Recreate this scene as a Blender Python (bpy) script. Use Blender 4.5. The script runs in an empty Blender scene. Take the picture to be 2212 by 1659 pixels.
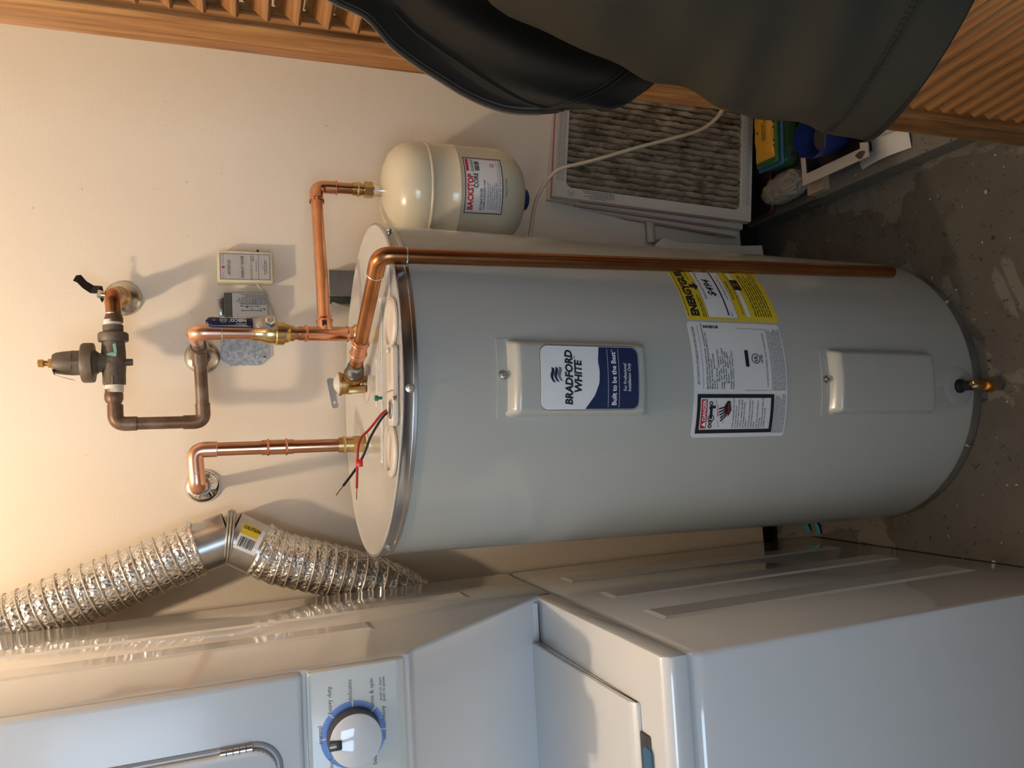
import bpy, bmesh, math, random
import numpy as np
from mathutils import Vector, Matrix
random.seed(7)
S = bpy.context.scene
COL = S.collection
# ------------------------------------------------------------------ camera
FPX, PITCH, ROLL, YAW = 1615.07, 20.344, -1.6166, 4.3
def _cam():
    p, r, y = (math.radians(a) for a in (PITCH, ROLL, YAW))
    w = Vector((math.sin(y)*math.cos(p), math.cos(y)*math.cos(p), -math.sin(p)))
    rt = Vector((math.cos(y), -math.sin(y), 0)); up = rt.cross(w)
    return math.cos(r)*rt+math.sin(r)*up, -math.sin(r)*rt+math.cos(r)*up, w
CR, CU, CW = _cam()
CPOS = Vector((-0.0586, -1.2943, 1.3243))
cd = bpy.data.cameras.new('camera'); cam = bpy.data.objects.new('camera', cd); COL.objects.link(cam)
cd.sensor_fit = 'HORIZONTAL'; cd.sensor_width = 36; cd.lens = FPX/2212*36; cd.clip_start = .02
X_, Y_, Z_ = -CU, CR, -CW          # the phone was held on its side: picture right is world down
cam.matrix_world = Matrix(((X_.x, Y_.x, Z_.x, CPOS.x), (X_.y, Y_.y, Z_.y, CPOS.y), (X_.z, Y_.z, Z_.z, CPOS.z), (0, 0, 0, 1)))
S.camera = cam
# ------------------------------------------------------------------ world, daylight, exposure
wd = bpy.data.worlds.new('world'); S.world = wd; wd.use_nodes = True
bg = wd.node_tree.nodes['Background']; bg.inputs[0].default_value = (.62, .78, 1, 1); bg.inputs[1].default_value = .6
S.view_settings.view_transform = 'Standard'; S.view_settings.look = 'None'
S.view_settings.exposure = 0.0; S.view_settings.gamma = 1.0; S.view_settings.use_curve_mapping = False
BULB = Vector((-.24, -.40, 2.35)); BULB_W = 730.0; DAY_W = 27.0
WINS = [(-2.45, -1.60), (-1.35, -.50)]                       # two windows in the wall behind the camera
for x0, x1 in WINS:
    l = bpy.data.lights.new('daylight', 'AREA'); l.shape = 'RECTANGLE'; l.size = x1-x0; l.size_y = 1.25
    l.energy = DAY_W; l.color = (.58, .77, 1)
    o = bpy.data.objects.new('daylight', l); COL.objects.link(o); o.location = ((x0+x1)/2, -3.97, 1.55)
    o.rotation_euler = (math.radians(90), 0, 0)
# ------------------------------------------------------------------ pixel -> place helpers (a pixel is a direction; the plane gives the distance)
LX, LY = .0327, -.0016                                      # the floor slab falls a little to the right; the heater stands square on it
WALL = .30
def ray(px, py): return CW + CR*((1659-py)-829.5)/FPX - CU*(px-1106)/FPX
def on(px, py, n, d):
    n = Vector(n); D = ray(px, py); return CPOS + D*((d-n.dot(CPOS))/n.dot(D))
def PY(px, py, y): return on(px, py, (0, 1, 0), y)
def PX(px, py, x): return on(px, py, (1, 0, 0), x)
def PZ(px, py, z): return on(px, py, (0, 0, 1), z)
def PF(px, py): return on(px, py, (LX, LY, 1), 0)
def PC(px, py, z): return CPOS + ray(px, py)*z
def floor_z(x, y): return -LX*x-LY*y
def V(*a): return Vector(a)
CEIL = 2.60
# ------------------------------------------------------------------ materials
def nt(name):
    m = bpy.data.materials.new(name); m.use_nodes = True; t = m.node_tree
    return m, t, t.nodes['Principled BSDF']
def node(t, k, **kw):
    n = t.nodes.new(k)
    for a, b in kw.items(): setattr(n, a, b)
    return n
def coords(t, scale=(1, 1, 1)):
    c = node(t, 'ShaderNodeTexCoord'); m = node(t, 'ShaderNodeMapping'); m.inputs['Scale'].default_value = scale
    t.links.new(c.outputs['Object'], m.inputs[0]); return m.outputs[0]
def ramp(t, fac, stops):
    r = node(t, 'ShaderNodeValToRGB'); e = r.color_ramp.elements
    e[0].position, e[0].color = stops[0][0], (*stops[0][1], 1)
    e[1].position, e[1].color = stops[-1][0], (*stops[-1][1], 1)
    for p, c in stops[1:-1]:
        q = e.new(p); q.color = (*c, 1)
    t.links.new(fac, r.inputs[0]); return r.outputs[0]
def noise(t, co, scale, detail=4, rough=.55, dist=0):
    n = node(t, 'ShaderNodeTexNoise'); n.inputs['Scale'].default_value = scale; n.inputs['Detail'].default_value = detail
    n.inputs['Roughness'].default_value = rough; n.inputs['Distortion'].default_value = dist
    t.links.new(co, n.inputs['Vector']); return n.outputs['Fac']
def mixc(t, fac, a, b, mode='MIX'):
    m = node(t, 'ShaderNodeMix', data_type='RGBA', blend_type=mode)
    for s, v in ((0, fac), (6, a), (7, b)):
        if hasattr(v, 'is_linked') or hasattr(v, 'links'): t.links.new(v, m.inputs[s])
        elif s == 0: m.inputs[0].default_value = v
        else: m.inputs[s].default_value = (*v, 1)
    return m.outputs[2]
def bump(t, b, h, strength=.3, dist=.002):
    n = node(t, 'ShaderNodeBump'); n.inputs['Strength'].default_value = strength; n.inputs['Distance'].default_value = dist
    t.links.new(h, n.inputs['Height']); t.links.new(n.outputs[0], b.inputs['Normal'])
def MAT(name, c, rough=.5, metal=0, c2=None, vs=8, stretch=(1, 1, 1), bmp=0, bs=150, coat=0, lo=.35, hi=.65, spec=.5, bd=.002, detail=4):
    m, t, b = nt(name)
    b.inputs['Roughness'].default_value = rough; b.inputs['Metallic'].default_value = metal
    b.inputs['Coat Weight'].default_value = coat; b.inputs['Coat Roughness'].default_value = .06
    b.inputs['Specular IOR Level'].default_value = spec
    co = coords(t, stretch)
    if c2 is None: c2 = tuple(x*.93 for x in c)
    t.links.new(ramp(t, noise(t, co, vs, detail), [(lo, c), (hi, c2)]), b.inputs['Base Color'])
    if bmp: bump(t, b, noise(t, co, bs, 3), bmp, bd)
    return m
def hexc(r, g, b):                                          # sRGB 0-255 -> linear
    f = lambda v: ((v/255+.055)/1.055)**2.4 if v > 10 else v/255/12.92
    return (f(r), f(g), f(b))
m_white = MAT('white_enamel', (.78, .79, .79), .09, c2=(.76, .77, .77), vs=3, coat=.8)
m_front = MAT('white_front_enamel', (.78, .79, .79), .24, c2=(.76, .77, .77), vs=3, coat=.12)
m_panelwhite = MAT('panel_plastic', (.72, .75, .72), .2, c2=(.69, .72, .69), vs=4, coat=.2)
m_heater = MAT('heater_grey_enamel', (.455, .46, .42), .2, c2=(.44, .445, .405), vs=3, coat=.35)
m_lid = MAT('heater_lid_enamel', (.56, .555, .53), .2, c2=(.53, .525, .50), vs=4, coat=.3)
m_cover = MAT('beige_plastic', (.60, .55, .49), .42, c2=(.57, .52, .46), vs=12)
m_alu = MAT('brushed_aluminium', (.62, .63, .65), .28, 1, c2=(.45, .46, .48), vs=14, stretch=(.3, .3, 14))
m_steel = MAT('bright_steel', (.75, .75, .76), .18, 1)
m_chrome = MAT('chrome', (.82, .82, .83), .06, 1)
m_dullchrome = MAT('worn_chrome', (.6, .58, .54), .25, 1, c2=(.35, .31, .26), vs=45, lo=.5, hi=.75)
m_copper = MAT('new_copper', (.80, .42, .26), .17, 1, c2=(.66, .31, .18), vs=20, stretch=(1, 1, 1))
m_copper2 = MAT('satin_copper', (.83, .48, .33), .30, 1, c2=(.72, .38, .25), vs=30)
m_copperdk = MAT('tarnished_copper', (.52, .25, .11), .26, 1, c2=(.33, .13, .05), vs=16, stretch=(1, 1, .25))
m_oldcopper = MAT('oxidised_copper', (.13, .07, .038), .42, .45, c2=(.20, .155, .115), vs=28, lo=.45, hi=.68, bmp=.15, bs=160)
m_oldbronze = MAT('oxidised_bronze', (.11, .083, .058), .55, .4, c2=(.16, .135, .105), vs=40, lo=.4, hi=.7, bmp=.25, bs=220)
m_brass = MAT('brass', (.74, .55, .26), .22, 1, c2=(.6, .42, .18), vs=30)
m_bronze = MAT('bronze_casting', (.55, .36, .15), .34, 1, c2=(.42, .26, .1), vs=30, bmp=.1, bs=250)
m_solder = MAT('solder', (.72, .72, .70), .3, 1)
m_dope = MAT('dark_pipe_dope', (.07, .06, .05), .45, 0, c2=(.35, .33, .3), vs=60, lo=.55, hi=.68, bmp=.4, bs=300)
m_tape = MAT('thread_tape', (.78, .76, .70), .6, c2=(.6, .56, .48), vs=80)
m_green = MAT('verdigris', (.22, .42, .33), .7)
m_navy = MAT('navy_vinyl', (.012, .018, .055), .35, c2=(.01, .014, .04))
m_black = MAT('black_plastic', (.012, .012, .013), .4)
m_blackink = MAT('black_ink', (.012, .012, .012), .6)
m_greyink = MAT('grey_ink', (.16, .16, .16), .6)
m_redink = MAT('red_ink', (.55, .02, .025), .5)
m_blueink = MAT('blue_ink', (.03, .07, .25), .5)
m_navyink = MAT('navy_ink', (.012, .026, .09), .35, coat=.1)
m_whiteink = MAT('white_print', (.82, .82, .82), .5)
m_paper = MAT('label_paper', (.74, .74, .73), .5, c2=(.71, .71, .70))
m_sticker = MAT('sticker_white', (.80, .81, .82), .3, coat=.3)
m_yellow = MAT('label_yellow', (.74, .56, .03), .5, c2=(.70, .52, .025))
m_tank = MAT('cream_enamel', (.70, .635, .47), .2, c2=(.67, .605, .44), vs=4, coat=.4)
m_bluecap = MAT('blue_cap', (.012, .03, .16), .4)
m_red = MAT('red_sleeve', (.42, .02, .02), .35)
m_redtape = MAT('red_tape', (.75, .03, .02), .3, coat=.3)
m_wireblk = MAT('black_sleeve', (.014, .013, .013), .35)
m_greenscrew = MAT('green_screw', (.02, .18, .09), .3, .3)
m_ivory = MAT('aged_ivory', (.70, .64, .43), .45, c2=(.62, .55, .34), vs=20)
m_faceplate = MAT('brushed_faceplate', (.60, .57, .53), .4, .4, c2=(.55, .52, .48), vs=30, stretch=(1, 1, 8))
m_relay = MAT('grey_relay_paint', (.33, .34, .36), .45, c2=(.3, .31, .33))
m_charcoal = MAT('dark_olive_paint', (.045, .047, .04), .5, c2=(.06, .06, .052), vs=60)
m_cable = MAT('cream_cable', (.62, .53, .38), .45, c2=(.58, .49, .34), vs=15)
m_greywire = MAT('grey_cable', (.55, .5, .42), .5)
m_filterframe = MAT('filter_card', (.60, .56, .50), .6, c2=(.57, .53, .47), vs=6)
m_filterred = MAT('filter_red', (.48, .06, .055), .55)
m_cloth = MAT('olive_grey_knit', (.029, .027, .0195), .9, c2=(.024, .0225, .0165), vs=5, bmp=.35, bs=1400, spec=.15, bd=.0006)
m_lining = MAT('dark_lining', (.016, .0135, .010), .85, c2=(.022, .0185, .0135), vs=6, bmp=.2, bs=900, spec=.2, bd=.0005)
m_zip = MAT('zipper_teeth', (.13, .12, .11), .35, .4)
m_trouser = MAT('dark_trousers', (.03, .03, .035), .9, spec=.1)
m_skin = MAT('skin', (.55, .34, .25), .5)
m_hair = MAT('dark_hair', (.03, .02, .015), .6)
m_bag = MAT('frosted_bag', (.30, .265, .22), .38, c2=(.2, .175, .145), vs=10, bmp=.3, bs=60, bd=.004)
m_greenbox = MAT('green_plastic', (.035, .13, .04), .35, c2=(.03, .115, .035))
m_bluestripe = MAT('blue_trim', (.04, .14, .28), .35)
m_amber = MAT('yellow_packet', (.72, .42, .03), .45, c2=(.66, .30, .02), vs=9)
m_bluecup = MAT('blue_plastic', (.025, .05, .22), .45, c2=(.02, .04, .19))
m_dust = MAT('dusty_bottom', (.11, .09, .085), .9)
m_tray = MAT('white_plastic', (.60, .54, .46), .45, c2=(.52, .46, .38), vs=9)
m_rust = MAT('rust_blob', (.10, .045, .03), .7)
m_card = MAT('cardboard', (.42, .30, .2), .8)
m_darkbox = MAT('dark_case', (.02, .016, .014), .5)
m_darkred = MAT('dark_red_plastic', (.09, .012, .012), .45)
m_sheet = MAT('white_sheet', (.62, .59, .55), .55)
m_knobblue = MAT('dial_blue', (.17, .34, .80), .35)
m_dialgrey = MAT('dial_dark', (.06, .055, .05), .35)
m_ceiling = MAT('ceiling_paint', (.72, .70, .66), .9, bmp=.1, bs=90)
m_roomwall = MAT('room_paint', (.62, .60, .56), .9)
m_turq = MAT('turquoise_plastic', (.05, .26, .36), .35)
m_pvc = MAT('pvc_pipe', (.55, .52, .46), .4)
m_ceramic = MAT('lamp_ceramic', (.75, .73, .7), .3)
def m_wood(name, stretch):
    m, t, b = nt(name); co = coords(t, stretch)
    n = noise(t, co, 7, 6, .6, .4)
    c = ramp(t, n, [(.3, hexc(182, 135, 80)), (.5, hexc(150, 102, 54)), (.7, hexc(102, 63, 31))])
    t.links.new(c, b.inputs['Base Color']); b.inputs['Roughness'].default_value = .38; b.inputs['Coat Weight'].default_value = .15
    bump(t, b, n, .12, .001); return m
m_wood_up = m_wood('oak_stain_upright', (14, 14, .7)); m_wood_along = m_wood('oak_stain_along', (14, .7, 14))
def m_foil_():
    m, t, b = nt('crinkled_foil'); co = coords(t)
    b.inputs['Metallic'].default_value = 1; b.inputs['Base Color'].default_value = (.78, .77, .75, 1); b.inputs['Roughness'].default_value = .27
    v = node(t, 'ShaderNodeTexVoronoi'); v.inputs['Scale'].default_value = 150; v.feature = 'F1'; v.inputs['Randomness'].default_value = 1
    w = node(t, 'ShaderNodeMix', data_type='VECTOR'); t.links.new(co, w.inputs[4])
    n3 = node(t, 'ShaderNodeTexNoise'); n3.inputs['Scale'].default_value = 60; t.links.new(co, n3.inputs['Vector']); t.links.new(n3.outputs['Color'], w.inputs[5]); w.inputs[0].default_value = .012
    t.links.new(w.outputs[1], v.inputs['Vector'])
    bump(t, b, v.outputs['Distance'], 1, .0022); return m
m_foil = m_foil_()
m_foilwire = MAT('foil_over_wire', (.62, .58, .52), .42, .7)
def m_galv_():
    m, t, b = nt('galvanised_spangle'); co = coords(t)
    v = node(t, 'ShaderNodeTexVoronoi'); v.inputs['Scale'].default_value = 220; t.links.new(co, v.inputs['Vector'])
    s = node(t, 'ShaderNodeSeparateColor'); t.links.new(v.outputs['Color'], s.inputs[0])
    t.links.new(ramp(t, s.outputs[0], [(.1, (.38, .39, .38)), (.9, (.60, .61, .60))]), b.inputs['Base Color'])
    b.inputs['Metallic'].default_value = .85; b.inputs['Roughness'].default_value = .38; return m
m_galv = m_galv_()
m_galvsoft = MAT('galvanised_sheet', (.56, .57, .56), .3, .9, c2=(.40, .41, .40), vs=18)
def m_wall_():
    m, t, b = nt('cream_wall_paint'); co = coords(t)
    base = ramp(t, noise(t, co, 1.6, 3), [(.35, (.77, .68, .56)), (.65, (.745, .65, .53))])
    sc = noise(t, co, 9, 8, .75, 1.2); spots = ramp(t, sc, [(.70, (0, 0, 0)), (.80, (.32, .32, .32))])
    c = mixc(t, spots, base, (.42, .36, .28))
    fine = noise(t, co, 75, 2, .5); fl = ramp(t, fine, [(.77, (0, 0, 0)), (.80, (.55, .55, .55))])
    c = mixc(t, fl, c, (.25, .2, .15))
    t.links.new(c, b.inputs['Base Color']); b.inputs['Roughness'].default_value = .6; b.inputs['Specular IOR Level'].default_value = .3
    bump(t, b, noise(t, co, 210, 3), .22, .0016); return m
m_wall = m_wall_()
def m_floor_():
    m, t, b = nt('worn_painted_concrete'); co = coords(t)
    base = ramp(t, noise(t, co, 5, 8, .65), [(.3, (.075, .068, .055)), (.7, (.108, .098, .08))])
    worn = ramp(t, noise(t, co, 3.2, 9, .55, .5), [(.545, (0, 0, 0)), (.555, (1, 1, 1))])
    c = mixc(t, worn, base, (.15, .138, .117))
    dirt = ramp(t, noise(t, co, 16, 8, .7), [(.56, (0, 0, 0)), (.7, (.8, .8, .8))])
    c = mixc(t, dirt, c, (.055, .045, .032))
    dk = ramp(t, noise(t, co, 62, 4, .6, 1.5), [(.635, (0, 0, 0)), (.665, (1, 1, 1))]); c = mixc(t, dk, c, (.02, .017, .012))
    wh = ramp(t, noise(t, co, 78, 3, .5), [(.715, (0, 0, 0)), (.73, (1, 1, 1))]); c = mixc(t, wh, c, (.5, .46, .4))
    t.links.new(c, b.inputs['Base Color']); b.inputs['Roughness'].default_value = .62
    bump(t, b, noise(t, co, 45, 6), .3, .003); return m
m_floor = m_floor_()
def m_media_():
    m, t, b = nt('dusty_filter_media'); co = coords(t, (1, 1, .6))
    n = noise(t, co, 34, 6, .65, .3)
    t.links.new(ramp(t, n, [(.36, (.40, .33, .235)), (.52, (.27, .21, .14)), (.68, (.085, .058, .034))]), b.inputs['Base Color'])
    b.inputs['Roughness'].default_value = 1; b.inputs['Specular IOR Level'].default_value = 0
    bump(t, b, noise(t, co, 300, 4), .8, .004); return m
m_media = m_media_()
def m_emit(name, c, s):
    m, t, b = nt(name); b.inputs['Emission Color'].default_value = (*c, 1); b.inputs['Emission Strength'].default_value = s; return m
def m_glass_():
    m, t, b = nt('window_glass'); b.inputs['Transmission Weight'].default_value = 1; b.inputs['Roughness'].default_value = .02; b.inputs['IOR'].default_value = 1.1; return m
m_glass = m_glass_()
# ------------------------------------------------------------------ objects
def wm(o):
    m = o.matrix_basis.copy()
    return wm(o.parent) @ m if o.parent else m
def thing(name, label, cat, loc=(0, 0, 0), group=None, mat=None):
    o = bpy.data.objects.new(name, None); COL.objects.link(o); o.empty_display_size = .05
    if mat is not None: o.matrix_basis = mat
    else: o.location = loc
    o.matrix_basis = o.matrix_basis
    return tag(o, label, cat, group)
def tag(o, label, cat, group=None):
    o['label'] = label; o['category'] = cat
    if group: o['group'] = group
    return o
def obj(name, bm, mat, parent=None, local=False, smooth=True, angle=35, label=None, mods=()):
    bmesh.ops.recalc_face_normals(bm, faces=bm.faces[:])
    me = bpy.data.meshes.new(name); bm.to_mesh(me); bm.free()
    me.materials.append(mat)
    if parent is not None and not local: me.transform(wm(parent).inverted())
    if smooth:
        me.polygons.foreach_set('use_smooth', [True]*len(me.polygons)); me.set_sharp_from_angle(angle=math.radians(angle))
    o = bpy.data.objects.new(name, me); COL.objects.link(o)
    if parent is not None: o.parent = parent
    if label: o['label'] = label
    return o
def struct(name, bm, mat, parent=None, smooth=False):
    o = obj(name, bm, mat, parent, smooth=smooth)
    if parent is None: o['kind'] = 'structure'
    return o
def B(): return bmesh.new()
def box(bm, a, b, bev=0, seg=2, M=None):
    a, b = Vector(a), Vector(b); c = (a+b)/2; s = b-a
    t = bmesh.new(); bmesh.ops.create_cube(t, size=1)
    bmesh.ops.scale(t, vec=(abs(s.x), abs(s.y), abs(s.z)), verts=t.verts); bmesh.ops.translate(t, vec=c, verts=t.verts)
    if bev: bmesh.ops.bevel(t, geom=t.edges[:], offset=bev, segments=seg, profile=.5, affect='EDGES')
    if M is not None: bmesh.ops.transform(t, matrix=M, verts=t.verts)
    join(bm, t); return bm
def join(bm, t):
    me = bpy.data.meshes.new('t'); t.to_mesh(me); t.free(); bm.from_mesh(me); bpy.data.meshes.remove(me)
def frame_of(d, hint=None):
    d = Vector(d).normalized(); h = Vector(hint) if hint else (Vector((0, 0, 1)) if abs(d.z) < .9 else Vector((1, 0, 0)))
    x = h.cross(d).normalized(); y = d.cross(x); return x, y, d
def sweep(bm, pts, r, seg=14, cap=True, closed=False, sq=None):
    """tube along a path; r number or list"""
    pts = [Vector(p) for p in pts]; n = len(pts); rs = r if hasattr(r, '__len__') else [r]*n
    tans = [((pts[min(i+1, n-1)]-pts[max(i-1, 0)]).normalized()) for i in range(n)]
    x, y, _ = frame_of(tans[0]); rings = []
    for i in range(n):
        if i:
            ax = tans[i-1].cross(tans[i])
            if ax.length > 1e-7:
                q = Matrix.Rotation(tans[i-1].angle(tans[i]), 3, ax.normalized()); x = q @ x
            x = (x-tans[i]*x.dot(tans[i])).normalized()
        y = tans[i].cross(x)
        rings.append([bm.verts.new(pts[i]+(x*math.cos(a)+y*math.sin(a)*(sq or 1))*rs[i]) for a in (2*math.pi*k/seg for k in range(seg))])
    for i in range(n-1):
        for k in range(seg): bm.faces.new((rings[i][k], rings[i][(k+1) % seg], rings[i+1][(k+1) % seg], rings[i+1][k]))
    if cap:
        bm.faces.new(rings[0][::-1]); bm.faces.new(rings[-1])
    return rings
def fillet(pts, R, n=8):
    pts = [Vector(p) for p in pts]; out = [pts[0]]
    for a, b, c in zip(pts, pts[1:], pts[2:]):
        u, v = (a-b), (c-b); lu, lv = u.length, v.length; u.normalize(); v.normalize()
        d = min(R, lu*.49, lv*.49)
        for k in range(n+1):
            s = k/n; out.append((b+u*d)*(1-s)**2+b*2*s*(1-s)+(b+v*d)*s**2)
    out.append(pts[-1]); return out
def smooth_path(pts, n=8):
    P = [Vector(p) for p in pts]; P = [P[0]*2-P[1]]+P+[P[-1]*2-P[-2]]; out = []
    for i in range(1, len(P)-2):
        for k in range(n):
            t = k/n; a, b, c, d = P[i-1:i+3]
            out.append(.5*((2*b)+(c-a)*t+(2*a-5*b+4*c-d)*t*t+(3*b-a-3*c+d)*t**3))
    out.append(P[-2]); return out
def lathe(bm, prof, origin=(0, 0, 0), axis=(0, 0, 1), seg=32, cap=True, hint=None):
    """prof: list of (radius, height along axis)"""
    x, y, d = frame_of(axis, hint); o = Vector(origin); rings = []
    for r, h in prof:
        if r < 1e-6: rings.append([bm.verts.new(o+d*h)])
        else: rings.append([bm.verts.new(o+d*h+(x*math.cos(a)+y*math.sin(a))*r) for a in (2*math.pi*k/seg for k in range(seg))])
    for A, C in zip(rings, rings[1:]):
        for k in range(seg):
            k2 = (k+1) % seg
            if len(A) == 1 and len(C) == 1: continue
            if len(A) == 1: bm.faces.new((A[0], C[k2], C[k]))
            elif len(C) == 1: bm.faces.new((A[k], A[k2], C[0]))
            else: bm.faces.new((A[k], A[k2], C[k2], C[k]))
    if cap:
        if len(rings[0]) > 1: bm.faces.new(rings[0][::-1])
        if len(rings[-1]) > 1: bm.faces.new(rings[-1])
    return bm
def torus(bm, o, axis, R, r, seg=24, s2=8):
    x, y, d = frame_of(axis); o = Vector(o); rings = []
    for k in range(seg):
        a = 2*math.pi*k/seg; e = x*math.cos(a)+y*math.sin(a)
        rings.append([bm.verts.new(o+e*(R+r*math.cos(b))+d*r*math.sin(b)) for b in (2*math.pi*j/s2 for j in range(s2))])
    for k in range(seg):
        for j in range(s2): bm.faces.new((rings[k][j], rings[(k+1) % seg][j], rings[(k+1) % seg][(j+1) % s2], rings[k][(j+1) % s2]))
    return bm
def prism(bm, poly, d, bev=0):
    """extrude a 3-d polygon along vector d"""
    t = bmesh.new(); d = Vector(d); a = [t.verts.new(p) for p in poly]; b = [t.verts.new(Vector(p)+d) for p in poly]; n = len(a)
    t.faces.new(a); t.faces.new(b[::-1])
    for i in range(n): t.faces.new((a[i], b[i], b[(i+1) % n], a[(i+1) % n]))
    bmesh.ops.recalc_face_normals(t, faces=t.faces[:])
    if bev: bmesh.ops.bevel(t, geom=t.edges[:], offset=bev, segments=2, profile=.5, affect='EDGES')
    join(bm, t); return bm
def grid(bm, f, nu, nv):
    vs = [[bm.verts.new(f(i/nu, j/nv)) for j in range(nv+1)] for i in range(nu+1)]
    for i in range(nu):
        for j in range(nv): bm.faces.new((vs[i][j], vs[i+1][j], vs[i+1][j+1], vs[i][j+1]))
    return vs
def thicken(bm, t):
    bmesh.ops.recalc_face_normals(bm, faces=bm.faces[:]); bmesh.ops.solidify(bm, geom=bm.faces[:]+bm.edges[:]+bm.verts[:], thickness=t)
def rrect(x0, y0, x1, y1, r, n=6):
    out = []
    for cx, cy, a0 in ((x1-r, y1-r, 0), (x0+r, y1-r, 90), (x0+r, y0+r, 180), (x1-r, y0+r, 270)):
        out += [(cx+r*math.cos(math.radians(a0+90*k/n)), cy+r*math.sin(math.radians(a0+90*k/n))) for k in range(n+1)]
    return out
# ------------------------------------------------------------------ flat print: text, bars and shapes mapped onto a surface
class Flat:
    def __init__(s): s.bm = bmesh.new()
    def text(s, body, x, y, size, align='LEFT', bold=0, shear=0, sx=1, rot=0, fit=None):
        cu = bpy.data.curves.new('t', 'FONT'); cu.body = body; cu.size = size; cu.align_x = align; cu.offset = bold*size; cu.shear = shear; cu.resolution_u = 2
        o = bpy.data.objects.new('t', cu); me = bpy.data.meshes.new_from_object(o)
        if fit and len(me.vertices):
            xs_ = [v.co.x for v in me.vertices]; sx = fit/(max(xs_)-min(xs_))
        M = Matrix.Translation((x, y, 0)) @ Matrix.Rotation(rot, 4, 'Z') @ Matrix.Diagonal((sx, 1, 1, 1)); me.transform(M)
        s.bm.from_mesh(me); bpy.data.meshes.remove(me); bpy.data.objects.remove(o); bpy.data.curves.remove(cu); return s
    def rect(s, x0, y0, x1, y1):
        n = max(1, int(abs(x1-x0)/.008)); xs = [x0+(x1-x0)*k/n for k in range(n+1)]
        lo = [s.bm.verts.new((x, y0, 0)) for x in xs]; hi = [s.bm.verts.new((x, y1, 0)) for x in xs]
        for k in range(n): s.bm.faces.new((lo[k], lo[k+1], hi[k+1], hi[k]))
        return s
    def poly(s, pts): s.bm.faces.new([s.bm.verts.new((x, y, 0)) for x, y in pts]); return s
    def ring(s, cx, cy, R, r, a0=0, a1=360, n=40):
        A = [math.radians(a0+(a1-a0)*k/n) for k in range(n+1)]
        o = [s.bm.verts.new((cx+R*math.cos(a), cy+R*math.sin(a), 0)) for a in A]; i = [s.bm.verts.new((cx+r*math.cos(a), cy+r*math.sin(a), 0)) for a in A]
        for k in range(n): s.bm.faces.new((o[k], o[k+1], i[k+1], i[k]))
        return s
    def border(s, x0, y0, x1, y1, w):
        return s.rect(x0, y0, x1, y0+w).rect(x0, y1-w, x1, y1).rect(x0, y0, x0+w, y1).rect(x1-w, y0, x1, y1)
    def line(s, x0, y0, x1, y1, w):
        d = Vector((x1-x0, y1-y0)).normalized(); n = Vector((-d.y, d.x))*w/2
        return s.poly([(x0+n.x, y0+n.y), (x1+n.x, y1+n.y), (x1-n.x, y1-n.y), (x0-n.x, y0-n.y)])
    def smalltype(s, x0, x1, y, h, rng=None):
        """a line of print too small to read: broken thin bars"""
        x = x0
        while x < x1:
            w = random.uniform(2, 6)*h; s.rect(x, y, min(x+w, x1), y+h*.62); x += w+h*.7
        return s
    def barcode(s, x0, y0, x1, y1, horiz=True):
        p = x0 if horiz else y0; e = x1 if horiz else y1; u = (e-p)/46
        while p < e-u:
            w = random.choice((1, 1, 2, 3))*u
            if horiz: s.rect(p, y0, min(p+w, e), y1)
            else: s.rect(x0, p, x1, min(p+w, e))
            p += w+random.choice((1, 1, 2))*u
        return s
    def build(s, name, mat, parent, fn, local=False, label=None):
        for v in s.bm.verts: v.co = fn(v.co.x, v.co.y)
        bm = s.bm; me = bpy.data.meshes.new(name); bm.to_mesh(me); bm.free(); me.materials.append(mat)
        if not local: me.transform(wm(parent).inverted())
        o = bpy.data.objects.new(name, me); COL.objects.link(o); o.parent = parent
        if label: o['label'] = label
        if 'print' in name: o['kind'] = 'stuff'
        return o
def planar(o, x, y, off=0):
    o, x, y = Vector(o), Vector(x).normalized(), Vector(y).normalized(); n = x.cross(y)
    return lambda a, b: o+x*a+y*b+n*off
# ================================================================== SETTING
bm = B(); vs = [bm.verts.new((x, y, floor_z(x, y))) for x, y in ((-2.7, -4.1), (2.4, -4.1), (2.4, .36), (-2.7, .36))]; bm.faces.new(vs)
bmesh.ops.solidify(bm, geom=bm.faces[:]+bm.edges[:]+bm.verts[:], thickness=-.08)
struct('floor', bm, m_floor)
bm = B(); box(bm, (-1.3, WALL, .072), (1.1, WALL+.10, CEIL)); struct('wall_back', bm, m_wall)
bm = B(); box(bm, (-1.3, WALL+.035, -.05), (1.1, WALL+.10, .0715)); struct('trim_1', bm, m_darkbox)       # dark gap under the drywall
bm = B(); box(bm, (.98, -.55, -.06), (1.08, WALL-.001, CEIL)); struct('wall_right', bm, m_wall)
bm = B(); box(bm, (-1.16, -.60, 0), (-1.06, WALL-.001, CEIL)); struct('wall_left', bm, m_wall)
bm = B(); box(bm, (-2.7, -4.1, CEIL), (2.4, .42, CEIL+.1)); struct('ceiling', bm, m_ceiling)
bm = B(); box(bm, (-2.8, -4.1, -.1), (-2.7, .42, CEIL)); struct('wall_room_left', bm, m_roomwall)
bm = B(); box(bm, (2.4, -4.1, -.15), (2.5, .42, CEIL)); struct('wall_room_right', bm, m_roomwall)
bm = B(); box(bm, (1.08, -.65, -.1), (2.4, -.55, CEIL)); box(bm, (-2.7, -.70, -.05), (-1.06, -.60, CEIL)); struct('wall_closet_front', bm, m_roomwall)
bm = B(); xs = [-2.7]+[x for w in WINS for x in w]+[2.4]
for a, b in zip(xs[::2], xs[1::2]): box(bm, (a, -4.2, -.15), (b, -4.1, CEIL))
for a, b in WINS: box(bm, (a, -4.2, -.15), (b, -4.1, .92)); box(bm, (a, -4.2, 2.18), (b, -4.1, CEIL))
struct('wall_front', bm, m_roomwall)
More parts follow.
